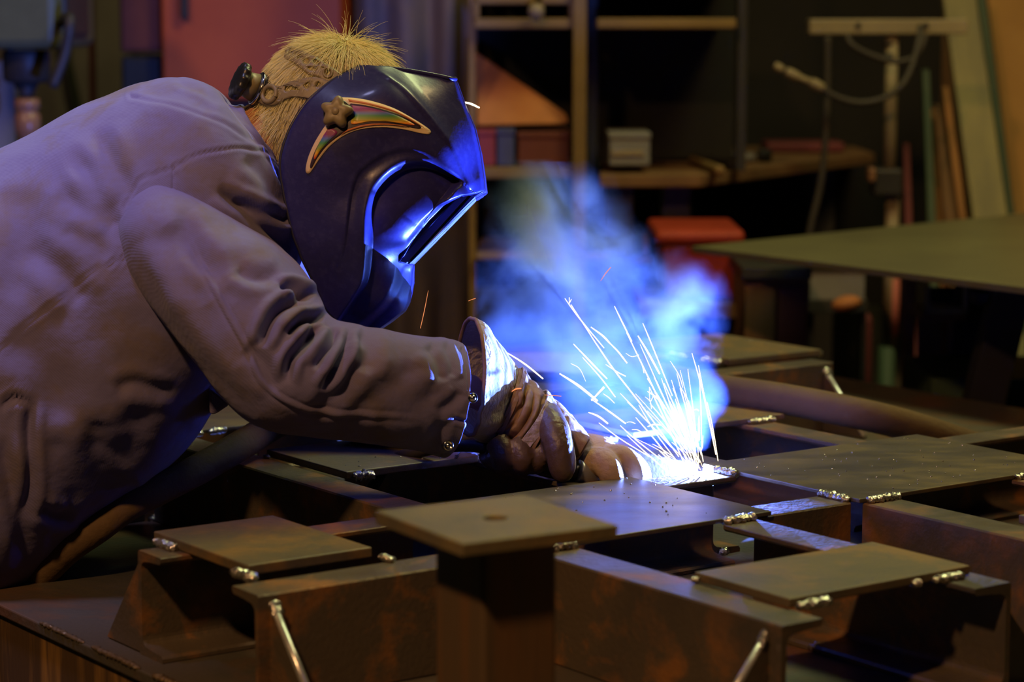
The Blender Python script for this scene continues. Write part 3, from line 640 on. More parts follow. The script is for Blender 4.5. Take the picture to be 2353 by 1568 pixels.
def cloth(P, nr, ns, folds, amp=.004, freq=14, seed=0, fine=.0012):
    N_ = normals(P, nr, ns); px = to_px(P); face = ss(-(N_@np.array(FWD)), -.25, .25)
    d = np.zeros(len(P))
    for line, wd, dp in folds:
        L = np.array(line, float); lo, hi = L.min(0)-4*wd, L.max(0)+4*wd
        k = np.where((px[:, 0] > lo[0]) & (px[:, 0] < hi[0]) & (px[:, 1] > lo[1]) & (px[:, 1] < hi[1]))[0]
        if not len(k): continue
        r, t, sg = polydist(px[k], L)
        env = ss(t, -.02, .22)*ss(1-t, -.02, .22) if dp > .0021 or dp < 0 else 1.0
        x = r/wd
        d[k] += env*dp*(-np.exp(-x*x)+.45*np.exp(-((x-1.9)/.9)**2))
    sd = Vector((seed*3.1, seed*1.7, 0))
    nz = np.array([noise.fractal(Vector(p)*freq+sd, 1.0, 2.0, 3) for p in P]); n2 = np.array([noise.noise(Vector(p)*freq*3.7+sd) for p in P])
    d = d*face+nz*amp+n2*fine
    return P+N_*d[:, None]

person = thing('person', 'welder in a purple-grey work jacket bending over the frame, face behind a helmet', 'person', (-.95, 3.15, 0))
E3 = [np.array(x) for x in ((1, 0, 0), (0, 1, 0), (0, 0, 1))]
# one continuous body under the clothes, in the same pose
HC = PX(765, 275, 3.15)
fdir = (RIGHT*.80+DOWN*.60).normalized(); udir = (RIGHT*.60-DOWN*.80).normalized()
pel, nek = PX(-330, 1010, 3.15), PX(610, 330, 3.15)
parts = [tube_data([pel, PX(-60, 860, 3.15), PX(250, 640, 3.17), PX(450, 450, 3.16)], [.13, .125, .14, .10], 20, 24),
         tube_data([PX(450, 450, 3.16), nek, PX(690, 300, 3.15)], [.075, .056, .055], 18, 14),
         ellipsoid_data(HC, (FWD*.075, fdir*.097, udir*.098)),
         ellipsoid_data(HC+fdir*.045-udir*.055, (FWD*.055, fdir*.05, udir*.062)),                       # jaw and chin
         tube_data([HC+fdir*.088+udir*.012, HC+fdir*.118-udir*.03], [.010, .016], 10, 5),               # nose
         tube_data([HC+fdir*.088-udir*.066-FWD*.022, HC+fdir*.096-udir*.064, HC+fdir*.088-udir*.066+FWD*.022], [.007, .009, .007], 8, 7)]   # mouth
for s in (-1, 1):
    parts.append(ellipsoid_data(HC+FWD*(s*.031)+fdir*.083+udir*.005, (FWD*.013, fdir*.012, udir*.012), 8, 12))
    parts.append(ellipsoid_data(HC+FWD*(s*.078)-fdir*.012-udir*.012, (FWD*.008, fdir*.020, udir*.032), 8, 12))
parts += [tube_data([PX(430, 520, 3.06), PX(540, 700, 2.98), PX(640, 880, 2.96)], [.06, .05, .042], 14, 14),
          tube_data([PX(640, 880, 2.96), PX(850, 885, 3.0), PX(1070, 895, 3.09), PX(1180, 965, 3.165)], [.042, .036, .022, .020], 14, 16),
          tube_data([PX(450, 470, 3.28), PX(650, 700, 3.36), PX(830, 900, 3.40)], [.06, .05, .042], 14, 14),
          tube_data([PX(830, 900, 3.40), PX(1050, 935, 3.33), PX(1290, 990, 3.24)], [.042, .038, .03], 14, 14)]
for s in (-1, 1):
    hip = pel+FWD*(s*.09); kn = Vector((-1.0, hip.y+.0, .50)); an = Vector((-1.10, hip.y+.02*s, .10))
    parts += [tube_data([hip, kn, an], [.095, .06, .042], 16, 18), tube_data([an, an+Vector((.06, 0, -.05)), an+Vector((.19, 0, -.07))], [.04, .04, .028], 12, 8)]
V, F = join_data(parts)
remesh(mesh('body', V, F, M['skin'], person), .0065, 4)

# trousers and shoes, mostly outside the frame
V, F = join_data([tube_data([pel+FWD*(s*.085), Vector((-1.0, pel.y+s*.09, .5)), Vector((-1.10, pel.y+s*.1, .09))], [.13, .095, .08], 20, 24) for s in (-1, 1)]
                 + [tube_data([PX(-150, 1000, 3.15), pel, pel+Vector((-.05, 0, -.05))], [.15, .17, .12], 20, 12)])
remesh(mesh('trousers', V, F, M['trouser'], person), .012, 3)
for s in (-1, 1):
    a = Vector((-1.10, pel.y+s*.1, .05))
    V, F = tube_data([a+Vector((-.07, 0, 0)), a, a+Vector((.12, 0, -.005)), a+Vector((.2, 0, -.015))], [.045, .055, .048, .03], 16, 16)
    mesh('boot', [(x, y, max(z, .002)) for x, y, z in V], F, M['darkleather'], person, True)

# jacket body: back outline and belly outline of each ring
TR = [(-420, 700, -330, 1500, 3.15, .19, 0, 0), (-300, 560, -200, 1470, 3.15, .195, 0, 0), (-150, 452, -90, 1440, 3.15, .20, 0, 0), (-30, 378, 20, 1385, 3.15, .20, 0, 0),
      (80, 313, 100, 1310, 3.15, .20, 0, 0), (175, 262, 245, 1180, 3.15, .20, 0, 0), (250, 229, 385, 1065, 3.15, .20, 0, 0), (310, 204, 478, 950, 3.15, .20, 0, 0),
      (365, 191, 560, 840, 3.15, .198, 0, 0), (415, 187, 640, 690, 3.15, .19, 0, 0), (455, 190, 690, 585, 3.15, .172, 4, 0), (490, 205, 690, 500, 3.15, .145, 6, 0),
      (515, 226, 664, 448, 3.15, .118, 8, 4), (532, 250, 652, 410, 3.15, .095, 8, 8), (545, 262, 645, 385, 3.15, .085, 0, 6)]
TF = [([(215, 290), (255, 380), (285, 440), (280, 500)], 24, .006), ([(170, 340), (215, 420), (255, 485), (274, 530)], 22, .0075), ([(130, 440), (185, 470), (235, 512), (275, 565)], 26, .006),
      ([(150, 528), (200, 552), (262, 592)], 18, .003), ([(60, 560), (150, 640), (190, 700)], 26, .006), ([(40, 430), (60, 560), (30, 700)], 40, .006),
      ([(500, 430), (560, 480), (620, 530), (668, 575)], 15, .012), ([(540, 455), (590, 480), (640, 500), (665, 510)], 13, .009), ([(560, 360), (620, 420), (655, 500)], 18, .006),
      ([(300, 222), (370, 240), (450, 262), (518, 288), (590, 335)], 5, .0019), ([(400, 190), (460, 212), (520, 246)], 7, .003), ([(320, 210), (420, 225), (500, 252)], 22, .004),
      ([(0, 800), (60, 750), (116, 705), (199, 639), (286, 593)], 4, .0021), ([(398, 385), (398, 450)], 3, .0018),
      ([(285, 485), (320, 420), (352, 402), (400, 385), (450, 357), (505, 346), (560, 341), (625, 365)], 4, .0021),
      ([(260, 900), (300, 880), (350, 890), (400, 900)], 16, .005), ([(230, 960), (220, 1040), (240, 1140)], 34, .006), ([(320, 930), (300, 1010), (255, 1060)], 32, .006),
      ([(70, 920), (66, 1000), (70, 1100), (62, 1200)], 13, .009), ([(0, 940), (30, 915), (70, 930)], 9, .006), ([(120, 1000), (150, 1080), (180, 1160)], 28, .005),
      ([(0, 1000), (20, 1100), (50, 1200), (60, 1290)], 20, .007), ([(90, 1165), (130, 1190), (170, 1180)], 14, .008), ([(20, 760), (110, 850), (130, 980)], 46, .006)]
P, nr, ns = rings(TR, 330, 300, 2.2)
P = cloth(P, nr, ns, TF, .007, 6, 1, .0007)
jk = mesh('jacket', P, grid_faces(nr, ns), M['jacket'], person, True, solid=.003)
# fold-down collar lying on the neck, open to the right
CR = [(500, 236, 640, 436, 3.15, .112, 4, 4), (520, 240, 650, 424, 3.15, .100, 8, 2), (540, 246, 655, 405, 3.15, .090, 6, 2), (556, 244, 652, 388, 3.15, .080, 0, 0), (548, 262, 642, 378, 3.15, .074, 0, 4)]
P, nr, ns = rings(CR, 60, 140, 2.1); P = cloth(P, nr, ns, [([(560, 300), (600, 335), (640, 370)], 6, .002)], .003, 18, 4)
mesh('collar', P, grid_faces(nr, ns), M['jacket'], jk, True, solid=.003)
# jacket pocket edge that hangs under the chest
prism('pocket_flap', [PX(482, 952, 3.06), PX(495, 952, 3.06), PX(528, 930, 3.06), PX(520, 920, 3.06), PX(480, 890, 3.06)], [PX(482, 952, 3.14), PX(495, 952, 3.14), PX(528, 930, 3.14), PX(520, 920, 3.14), PX(480, 890, 3.14)], M['jacket'], jk, .004)

# right sleeve
SR = [(320, 455, 395, 400, 3.05, .075, 0, 0), (288, 492, 450, 425, 3.03, .088, -4, 4), (277, 535, 510, 470, 3.01, .095, -6, 8), (284, 595, 572, 520, 3.0, .098, -4, 8), (308, 650, 630, 560, 2.985, .099, 0, 6),
      (345, 710, 676, 604, 2.97, .098, 0, 4), (390, 772, 712, 650, 2.96, .096, 0, 0), (440, 835, 735, 692, 2.95, .094, 0, 0), (500, 905, 748, 722, 2.945, .092, 0, 0),
      (560, 962, 775, 742, 2.945, .090, 0, 0), (630, 992, 822, 750, 2.945, .087, 0, 0), (720, 1004, 880, 762, 2.96, .084, 0, 0), (810, 1012, 935, 770, 2.98, .082, 8, 0),
      (890, 1020, 985, 776, 3.0, .080, 16, 0), (955, 1030, 1022, 779, 3.02, .078, 26, 0), (1000, 1043, 1046, 785, 3.035, .076, 36, 0), (1022, 1048, 1056, 790, 3.04, .074, 42, -2)]
SF = [([(640, 664), (667, 662), (695, 672), (722, 686)], 10, .020), ([(600, 800), (610, 765), (633, 722), (671, 694), (712, 692)], 13, .019), ([(660, 772), (680, 750), (705, 734), (745, 728)], 10, .018),
      ([(660, 885), (665, 835), (690, 800), (715, 770), (724, 742)], 12, .017), ([(722, 852), (745, 815), (768, 780), (770, 752)], 11, .014), ([(738, 900), (770, 845), (792, 800), (800, 752)], 11, .014),
      ([(720, 960), (760, 915), (800, 880), (820, 830)], 20, .006), ([(800, 945), (860, 915), (920, 880), (950, 830)], 26, .0045), ([(860, 960), (940, 930), (1010, 900)], 24, .004),
      ([(980, 790), (1010, 830), (1020, 880)], 16, .006), ([(1000, 950), (1040, 925), (1060, 900)], 12, .003), ([(1040, 962), (1060, 968), (1075, 972)], 5, .004), ([(1015, 965), (1005, 1000), (985, 1030)], 14, .004),
      ([(820, 760), (850, 800), (830, 860)], 20, .007), ([(440, 560), (500, 610), (560, 620), (640, 640)], 26, .007), ([(380, 520), (430, 600), (480, 700)], 34, .006), ([(540, 620), (580, 640), (650, 630)], 16, .006),
      ([(430, 520), (470, 620), (525, 722), (568, 799), (594, 864), (633, 906), (690, 936), (747, 948), (860, 953), (977, 959)], 5, -.0028), ([(300, 560), (350, 680), (430, 800), (520, 900), (590, 960)], 26, .005),
      ([(560, 800), (600, 830), (640, 900)], 18, .006), ([(420, 480), (440, 560), (500, 640), (540, 700)], 20, .005), ([(1062, 800), (1074, 850), (1078, 900)], 3, .0012), ([(1020, 786), (1040, 830), (1042, 870)], 9, .004)]
P, nr, ns = rings(SR, 330, 240, 2.15); SF = [(l_, w_, d_*.85 if d_ > .003 else d_) for l_, w_, d_ in SF]; P = cloth(P, nr, ns, SF, .005, 6, 2, .0006)
sl = mesh('sleeve', P, grid_faces(nr, ns), M['jacket'], person, True, solid=.003)
prism('cuff_tab', [PX(1000, 985, 2.995), PX(1015, 1048, 3.005), PX(1030, 1052, 3.005), PX(1072, 975, 2.990), PX(1050, 955, 2.985)], [PX(1000, 985, 3.020), PX(1015, 1048, 3.020), PX(1030, 1052, 3.020), PX(1076, 975, 3.020), PX(1050, 955, 3.020)], M['jacket'], sl, .003)
_q = to_px(P); _z = (P-np.array(CAM))@np.array(FWD)
for x, y, name_ in ((1086, 915, 'snap_button'), (1030, 1024, 'snap_socket')):
    k_ = np.where(np.hypot(_q[:, 0]-x, _q[:, 1]-y) < 9)[0]; D = float(_z[k_].min()) if len(k_) else 2.97
    if name_ == 'snap_socket': D = min(D, 2.985)-.002
    nrm = (-FWD+RIGHT*.35).normalized()
    prof_ = [(-.008, .0062), (.001, .0062), (.0018, .0056), (.0012, .0046), (.0012, .004), (.003, .0034), (.0042, .0018), (.0044, .0004)] if name_ == 'snap_button' else [(-.008, .0066), (.001, .0066), (.0022, .0056), (.0018, .0044), (.0002, .0036), (.0002, .0022), (.0014, .0016), (.0015, .0004)]
    lathe(name_, PX(x, y, D), nrm, prof_, M['chrome'], sl, 24)
# left sleeve, behind
LR = [(380, 420, 560, 560, 3.30, .08, 0, 0), (470, 640, 690, 560, 3.35, .09, 0, 0), (580, 820, 780, 700, 3.38, .09, 0, 0), (720, 960, 850, 800, 3.39, .08, 0, 0),
      (880, 1025, 960, 845, 3.36, .07, 0, 0), (1000, 1030, 1060, 865, 3.33, .06, 0, 0), (1120, 1025, 1150, 905, 3.29, .05, 0, 0), (1200, 1020, 1215, 925, 3.27, .045, 0, 0)]
P, nr, ns = rings(LR, 120, 90); P = cloth(P, nr, ns, [], .006, 14, 5)
mesh('sleeve', P, grid_faces(nr, ns), M['jacket'], person, True, solid=.003)

# right glove: pale suede gauntlet, wrinkled wrist, hand closed round the torch
GR = [(1075, 1000, 1086, 733, 3.10, .070, 34, 10), (1085, 1003, 1112, 745, 3.115, .068, 30, 10), (1100, 1010, 1142, 785, 3.14, .062, 24, 8), (1115, 1022, 1172, 822, 3.165, .056, 16, 6), (1125, 1032, 1192, 850, 3.178, .051, 10, 4)]
P, nr, ns = rings(GR, 110, 160, 2.05); P = cloth(P, nr, ns, [([(1100, 960), (1150, 940), (1180, 900)], 14, .003)], .003, 22, 6)
rg = tag(mesh('glove', P, grid_faces(nr, ns), M['suede'], person, True, solid=.0028), 'brown work glove with a pale suede gauntlet closed on the torch')
tube('cuff_binding', [Vector(p) for p in P.reshape(nr, ns, 3)[0][list(range(0, ns, 2))+[0]]], .0028, M['leather'], rg, ns=8, caps=False)
WR = [(1118, 1030, 1190, 848, 3.17, .054, 10, 4), (1128, 1042, 1206, 858, 3.172, .056, 8, 4), (1135, 1052, 1218, 876, 3.17, .053, 6, 4), (1150, 1058, 1232, 886, 3.166, .055, 6, 4),
      (1168, 1064, 1246, 904, 3.162, .052, 4, 4), (1190, 1066, 1258, 922, 3.155, .049, 2, 2), (1212, 1062, 1272, 940, 3.145, .043, 0, 0)]
WF = [([(1125, 1010), (1170, 985), (1200, 940), (1208, 880)], 6, .006), ([(1140, 1028), (1185, 1000), (1220, 950), (1228, 892)], 6, .006), ([(1110, 985), (1140, 975), (1170, 960)], 7, .005), ([(1150, 985), (1180, 955), (1195, 930)], 6, .005),
      ([(1160, 1045), (1200, 1015), (1235, 965), (1246, 910)], 6, .005), ([(1130, 1000), (1160, 1010), (1185, 990)], 7, .006)]
P, nr, ns = rings(WR, 120, 150, 2.05); P = cloth(P, nr, ns, WF, .003, 30, 7)
mesh('glove_wrist', P, grid_faces(nr, ns), M['leather'], rg, True, solid=.0025)
def strip_between(name, R0, m, parent, push=.003, **k):
    P, nr, ns = rings(R0, 40, 150, 2.05); N_ = normals(P, nr, ns); P = P+N_*push; P = cloth(P, nr, ns, [], .0015, 40, 9)
    return mesh(name, P, grid_faces(nr, ns), m, parent, True, solid=.002)
strip_between('wrist_band', [(1150, 1046, 1250, 904, 3.163, .057, 12, 12), (1158, 1054, 1260, 917, 3.163, .056, 12, 12), (1168, 1060, 1270, 931, 3.161, .053, 11, 11)], M['suede'], rg, .005)
strip_between('piping', [(1122, 1034, 1196, 850, 3.172, .056, 10, 4), (1128, 1040, 1204, 857, 3.172, .056, 9, 4)], M['leather'], rg, .0035)
hand = [tube_data([PX(1238, 985, 3.175), PX(1222, 1020, 3.172), PX(1200, 1050, 3.165)], [.026, .030, .028], 18, 12), tube_data([PX(1128, 1022, 3.14), PX(1165, 1044, 3.15), PX(1215, 1052, 3.155)], [.026, .030, .026], 16, 12),
        tube_data([PX(1256, 950, 3.140), PX(1270, 985, 3.114), PX(1284, 1030, 3.100), PX(1291, 1076, 3.100), PX(1293, 1098, 3.106)], [.0185, .0205, .0190, .0170, .0120], 16, 22),   # index finger
        tube_data([PX(1240, 975, 3.175), PX(1266, 1020, 3.180), PX(1284, 1056, 3.178), PX(1292, 1086, 3.165)], [.016, .0150, .0130, .010], 14, 16),                     # thumb on the far side
        tube_data([PX(1222, 1010, 3.135), PX(1236, 1042, 3.120), PX(1232, 1064, 3.122), PX(1212, 1072, 3.145)], [.017, .0165, .0145, .011], 14, 16),
        tube_data([PX(1182, 1018, 3.118), PX(1200, 1050, 3.110), PX(1198, 1068, 3.118), PX(1180, 1074, 3.145)], [.017, .0165, .0145, .011], 14, 16),
        tube_data([PX(1142, 1014, 3.118), PX(1158, 1044, 3.110), PX(1156, 1060, 3.118), PX(1142, 1062, 3.145)], [.017, .0165, .0145, .011], 14, 16)]
V, F = join_data(hand); remesh(mesh('glove_hand', V, F, M['darkleather'], rg), .0022, 7)
tube('index_seam', [PX(1264, 965, 3.104), PX(1276, 1005, 3.089), PX(1289, 1050, 3.0825), PX(1294, 1088, 3.089)], .0011, M['leather'], rg, ns=6, n=20)
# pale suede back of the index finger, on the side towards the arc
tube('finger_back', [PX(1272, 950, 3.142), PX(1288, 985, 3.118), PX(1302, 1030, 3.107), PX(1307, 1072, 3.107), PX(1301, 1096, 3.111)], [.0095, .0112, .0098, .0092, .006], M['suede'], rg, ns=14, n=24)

# left glove beyond it, resting on the steel
L1 = [(1262, 1015, 1272, 918, 3.165, .040, 0, 0), (1290, 1035, 1310, 952, 3.165, .040, 0, 0), (1322, 1058, 1352, 1004, 3.165, .036, 0, 0)]
P, nr, ns = rings(L1, 60, 90); P = cloth(P, nr, ns, [], .0025, 30, 11)
lg = tag(mesh('glove', P, grid_faces(nr, ns), M['leather'], person, True, solid=.0025), 'tan glove resting on the steel beside the arc')
lh = [tube_data([PX(1322, 1035, 3.186), PX(1358, 1056, 3.186), PX(1392, 1074, 3.184)], [.027, .035, .033], 18, 16)]
for (x, y, D, L_) in ((1392, 1052, 3.150, 1.0), (1400, 1060, 3.172, 1.06), (1398, 1060, 3.196, 1.0), (1388, 1058, 3.215, .85)):                       # four fingers curling over the edge
    lh.append(tube_data([PX(x, y, D+.014), PX(x+40*L_, y+3, D+.011), PX(x+66*L_, y+30, D+.008), PX(x+70*L_, y+70, D+.008)], [.0185, .0175, .0155, .012], 14, 18))
lh.append(tube_data([PX(1362, 1062, 3.161), PX(1386, 1064, 3.142), PX(1402, 1084, 3.134), PX(1414, 1122, 3.136)], [.021, .0195, .0175, .014], 14, 16))        # thumb in front
V, F = join_data(lh); remesh(mesh('glove_hand', V, F, M['tan'], lg), .0024, 8)
tube('glove_seam', [PX(1318, 1062, 3.138), PX(1335, 1040, 3.136), PX(1352, 1010, 3.146)], .0022, M['leather'], lg, ns=8, n=16)

# ------------------------------------------------------------------ torch
to = thing('welding_torch', 'dark welding torch with a grey nozzle in the gloved hand', 'torch', PX(1300, 1085, 3.155))
tube('handle', [PX(1120, 1030, 3.145), PX(1200, 1055, 3.145), PX(1260, 1074, 3.150), PX(1330, 1090, 3.143)], [.012, .0135, .0135, .012], M['black'], to, ns=18, n=24)
tube('handle_rib', [PX(1215, 1050, 3.130), PX(1265, 1068, 3.135), PX(1315, 1084, 3.147)], .003, M['grey'], to, ns=8, n=12)
ax = (PX(1372, 1104, 3.158)-PX(1325, 1086, 3.143)).normalized()
lathe('nozzle', PX(1322, 1085, 3.143), ax, [(0, .0155), (.002, .017), (.026, .0165), (.0275, .015), (.0275, .010)], M['grey'], to, 28)
lathe('contact_tip', PX(1360, 1097, 3.153), ax, [(0, .010), (.008, .009), (.038, .004), (.050, .002)], M['nozzle'], to, 20)
tube('cable', [PX(1120, 1030, 3.145), PX(1060, 1025, 3.175), PX(980, 1035, 3.235), PX(900, 1060, 3.295), PX(850, 1130, 3.335)], .008, M['cable'], to, ns=12, n=40)

# ------------------------------------------------------------------ helmet
DS = 3.15                                                    # distance of the head's middle plane
hm = thing('welding_helmet', 'navy welding helmet with a rainbow crescent sticker on the side of the head', 'helmet', PX(880, 450, DS))
CP = [(830, 150, .062), (762, 186, .086), (700, 242, .100), (655, 330, .105), (650, 430, .106), (690, 590, .102), (740, 690, .088), (805, 750, .066),
      (780, 262, .120), (850, 235, .115), (750, 400, .122), (760, 550, .118), (800, 450, .121), (900, 325, .117), (860, 170, .084), (900, 180, .092), (945, 215, .097),
      (1000, 283, .096), (1042, 345, .088), (1066, 410, .074), (1092, 442, .060), (1042, 181, .050), (985, 171, .056), (920, 158, .060), (1062, 235, .052), (1086, 292, .052), (1104, 370, .050),
      (1112, 438, .050), (1064, 446, .085), (1000, 420, .106), (920, 450, .118), (870, 560, .116), (880, 650, .090), (968, 488, .108), (925, 550, .108),
      (1030, 440, .098), (945, 608, .044), (946, 650, .042), (937, 695, .042), (926, 714, .044), (912, 640, .072), (918, 690, .066), (895, 738, .050), (868, 756, .054),
      (835, 752, .06), (850, 690, .090), (820, 640, .104), (800, 720, .078), (1100, 350, .050)]
cp = np.array(CP, float); cp[:, :2] = (cp[:, :2]-[880, 450])/300
def tps(r): return np.where(r > 1e-9, r*r*np.log(r+1e-12), 0)
_n = len(cp); _A = np.zeros((_n+3, _n+3)); _r = np.hypot(cp[:, None, 0]-cp[None, :, 0], cp[:, None, 1]-cp[None, :, 1])
_A[:_n, :_n] = tps(_r)+np.eye(_n)*.004; _A[:_n, _n] = 1; _A[:_n, _n+1:] = cp[:, :2]; _A[_n, :_n] = 1; _A[_n+1:, :_n] = cp[:, :2].T
_c = np.linalg.solve(_A, np.concatenate([cp[:, 2], [0, 0, 0]]))
C2 = [(760, 760), (779, 735), (815, 685), (838, 640), (846, 567), (847, 505), (853, 470), (865, 436), (890, 405), (920, 384), (952, 376), (987, 379), (1018, 391), (1045, 406), (1062, 420)]
C1 = [(745, 670), (778, 612), (791, 567), (799, 503), (807, 446), (823, 401), (849, 376), (887, 355), (925, 345), (960, 349), (992, 363), (1037, 401), (1060, 418)]
C3 = [(912, 596), (907, 625), (898, 655), (882, 684), (855, 714), (820, 744), (800, 760)]
BR = [(838, 152), (880, 170), (925, 200), (970, 247), (1005, 290), (1042, 340), (1068, 400), (1080, 425)]
def helm_w(p):
    """half width of the shell at photograph pixels p (n,2)"""
    q = (p-[880, 450])/300
    r = np.hypot(q[:, None, 0]-cp[None, :, 0], q[:, None, 1]-cp[None, :, 1])
    wv = tps(r)@_c[:_n]+_c[_n]+q@_c[_n+1:]
    d2, t2, s2 = polydist(p, C2); wd = 4+9*np.sin(np.clip(t2, 0, 1)*math.pi)
    wv = wv-.021*ss(s2*d2, -wd, wd)*ss(t2, 0, .12)*ss(1-t2, -.02, .06)
    d1, t1, s1 = polydist(p, C1); wv = wv-.0032*ss(s1*d1, -4, 4)*ss(t1, 0, .3)*ss(1-t1, 0, .08)*(1-ss(s1*d1, 10, 40))
    d3, t3, s3 = polydist(p, C3); wv = wv-.010*ss(-s3*d3, -3, 22)*ss(t3, .0, .15)
    d4, t4, s4 = polydist(p, BR); wv = wv-.004*ss(-s4*d4, -3, 26)*ss(t4, 0, .2)*ss(1-t4, 0, .2)+.0035*np.exp(-(d4/7)**2)*ss(t4, 0, .2)
    return wv
def helm_pts(p, off=0.0):
    wv = helm_w(np.array(p, float))+off
    return [PX(x, y, DS-a) for (x, y), a in zip(p, wv)], wv
PAIR = [(828, 152, 836, 151), (800, 165, 900, 156), (765, 185, 985, 170), (730, 212, 1042, 181), (700, 242, 1062, 235), (672, 285, 1086, 292), (655, 325, 1100, 350), (645, 365, 1107, 400),
        (645, 400, 1112, 438), (650, 430, 1090, 444), (655, 458, 1064, 447), (662, 490, 1020, 470), (668, 515, 985, 506), (676, 545, 950, 551), (686, 570, 930, 586), (695, 595, 916, 603),
        (702, 610, 945, 608), (712, 630, 946, 650), (724, 655, 937, 695), (735, 680, 926, 714), (750, 710, 895, 738), (775, 735, 868, 756), (800, 748, 835, 753)]
pr = np.array(PAIR, float); NB, NA = 230, 200
tt = np.linspace(0, len(pr)-1, NB); ii = np.clip(tt.astype(int), 0, len(pr)-2); ff = (tt-ii)[:, None]
bk = catmull(pr[:, :2], NB); frn = pr[ii, 2:]*(1-ff)+pr[ii+1, 2:]*ff
aa = np.linspace(0, 1, NA)
pp = (bk[:, None, :]*(1-aa[None, :, None])+frn[:, None, :]*aa[None, :, None]).reshape(-1, 2)
wv = helm_w(pp)
edge = np.tile(aa, NB); ti = np.repeat(tt, NA)
lens = ss(ti, 9.7, 11)*ss(15.2-ti, -.1, 1.0)
ltip = np.clip((ti-10)/5, 0, 1); cw = .012+.055*np.sin(math.pi*ltip)**.8
wv = wv-lens*(wv-.064)*ss(edge, 1-cw, 1.0)-.004*ss(edge, .985, 1.0)*(1-lens)-.0025*ss(.02-edge, 0, .02)
near = [PX(x, y, DS-a) for (x, y), a in zip(pp, wv)]
far = [n_+FWD*(2*a) for n_, a in zip(near, wv)]
F = grid_faces(NB, NA, False); nN = len(near)
F2 = [tuple(i+nN for i in reversed(f)) for f in F]
V = near+far; NSEG = 8
for i in range(NB-1):                                        # front band between both sides, open at the lens
    if 10.0 <= tt[i] <= 15.0: continue
    a0, a1 = i*NA+NA-1, (i+1)*NA+NA-1
    for k in range(NSEG):
        q = []
        for idx, t in ((a0, k/NSEG), (a1, k/NSEG), (a1, (k+1)/NSEG), (a0, (k+1)/NSEG)):
            if t == 0: q.append(idx); continue
            if t == 1: q.append(idx+nN); continue
            out = (V[idx]-V[idx-6]).normalized()
            V.append(V[idx]*(1-t)+V[idx+nN]*t+out*(.006*math.sin(math.pi*t))); q.append(len(V)-1)
        F.append(tuple(q))
shell = mesh('shell', V, F+F2, M['helmet'], hm, True)
bm = bmesh.new(); bm.from_mesh(shell.data); bmesh.ops.remove_doubles(bm, verts=bm.verts, dist=.00015); bmesh.ops.recalc_face_normals(bm, faces=bm.faces); bm.to_mesh(shell.data); bm.free()
s = shell.modifiers.new('solid', 'SOLIDIFY'); s.thickness = .0024; s.offset = 0
# rolled rim along the rear opening, both sides, and the peak's lip
r0 = [Vector(near[i*NA]) for i in range(0, NB, 3)]; r1 = [Vector(far[i*NA]) for i in range(0, NB, 3)]
tube('rim', r0, .0024, M['hrim'], hm, ns=8); tube('rim', r1, .0024, M['hrim'], hm, ns=8)
tube('lip', [PX(870, 155, DS-.064), PX(930, 161, DS-.060), PX(1000, 173, DS-.053), PX(1042, 182, DS-.046), PX(1046, 181, DS), PX(1042, 182, DS+.046)], .0028, M['helmet'], hm, ns=10, n=40)
# lens frame: a shallow tray set in the opening
def slab(name, quad, d0, d1, m, parent, bev=.0012):
    return prism(name, [PX(x, y, DS-d0) for x, y in quad], [PX(x, y, DS-d0)+FWD*(d0+d1) for x, y in quad], m, parent, bev)
lf = slab('lens_frame', [(1063, 440), (1080, 446), (934, 606), (915, 600)], .047, .047, M['lensframe'], hm)
slab('lens_frame_lip', [(1085, 449), (1092, 452), (948, 600), (941, 606)], .048, .048, M['lensframe'], lf)
slab('lens', [(1078, 452), (1084, 454), (944, 601), (938, 600)], .044, .044, M['glass'], hm, .0004)
slab('lens_housing', [(1062, 434), (1112, 440), (1093, 452), (1070, 448)], .052, .052, M['helmet'], hm, .002)
# sticker: outlines cut in the plane, then laid on the shell
def cutout(name, outer, holes, depth, off, thick, m, parent, attr=None, cuts=3):
    cu = bpy.data.curves.new(name, 'CURVE'); cu.dimensions = '2D'; cu.fill_mode = 'BOTH'
    for poly in [outer]+list(holes):
        sp = cu.splines.new('POLY'); sp.points.add(len(poly)-1); sp.use_cyclic_u = True
        for p, (x, y) in zip(sp.points, poly): p.co = (x/1000, -y/1000, 0, 1)
    ob = bpy.data.objects.new(name, cu); COL.objects.link(ob)
    dg = bpy.context.evaluated_depsgraph_get(); me = bpy.data.meshes.new_from_object(ob.evaluated_get(dg))
    bpy.data.objects.remove(ob); bpy.data.curves.remove(cu)
    bm = bmesh.new(); bm.from_mesh(me); bmesh.ops.remove_doubles(bm, verts=bm.verts, dist=1e-6)
    bmesh.ops.triangulate(bm, faces=bm.faces)
    for _ in range(cuts):
        e_ = [e for e in bm.edges if e.calc_length() > .012]
        if e_: bmesh.ops.subdivide_edges(bm, edges=e_, cuts=1); bmesh.ops.triangulate(bm, faces=bm.faces)
    xy = [(v.co.x*1000, -v.co.y*1000) for v in bm.verts]; F_ = [tuple(v.index for v in f.verts) for f in bm.faces]; bm.free(); bpy.data.meshes.remove(me)
    V_ = depth(xy, off)
    o_ = mesh(name, V_, F_, m, parent, True, attr=None if attr is None else attr(np.array(xy)))
    b2 = bmesh.new(); b2.from_mesh(o_.data); bmesh.ops.recalc_face_normals(b2, faces=b2.faces); b2.to_mesh(o_.data); b2.free()
    if thick:
        q = o_.modifiers.new('solid', 'SOLIDIFY'); q.thickness = thick; q.offset = 0
    return o_
hd = lambda xy, off: helm_pts(xy, off)[0]
def sm(p, n=90): return [tuple(q) for q in catmull(p, n)]
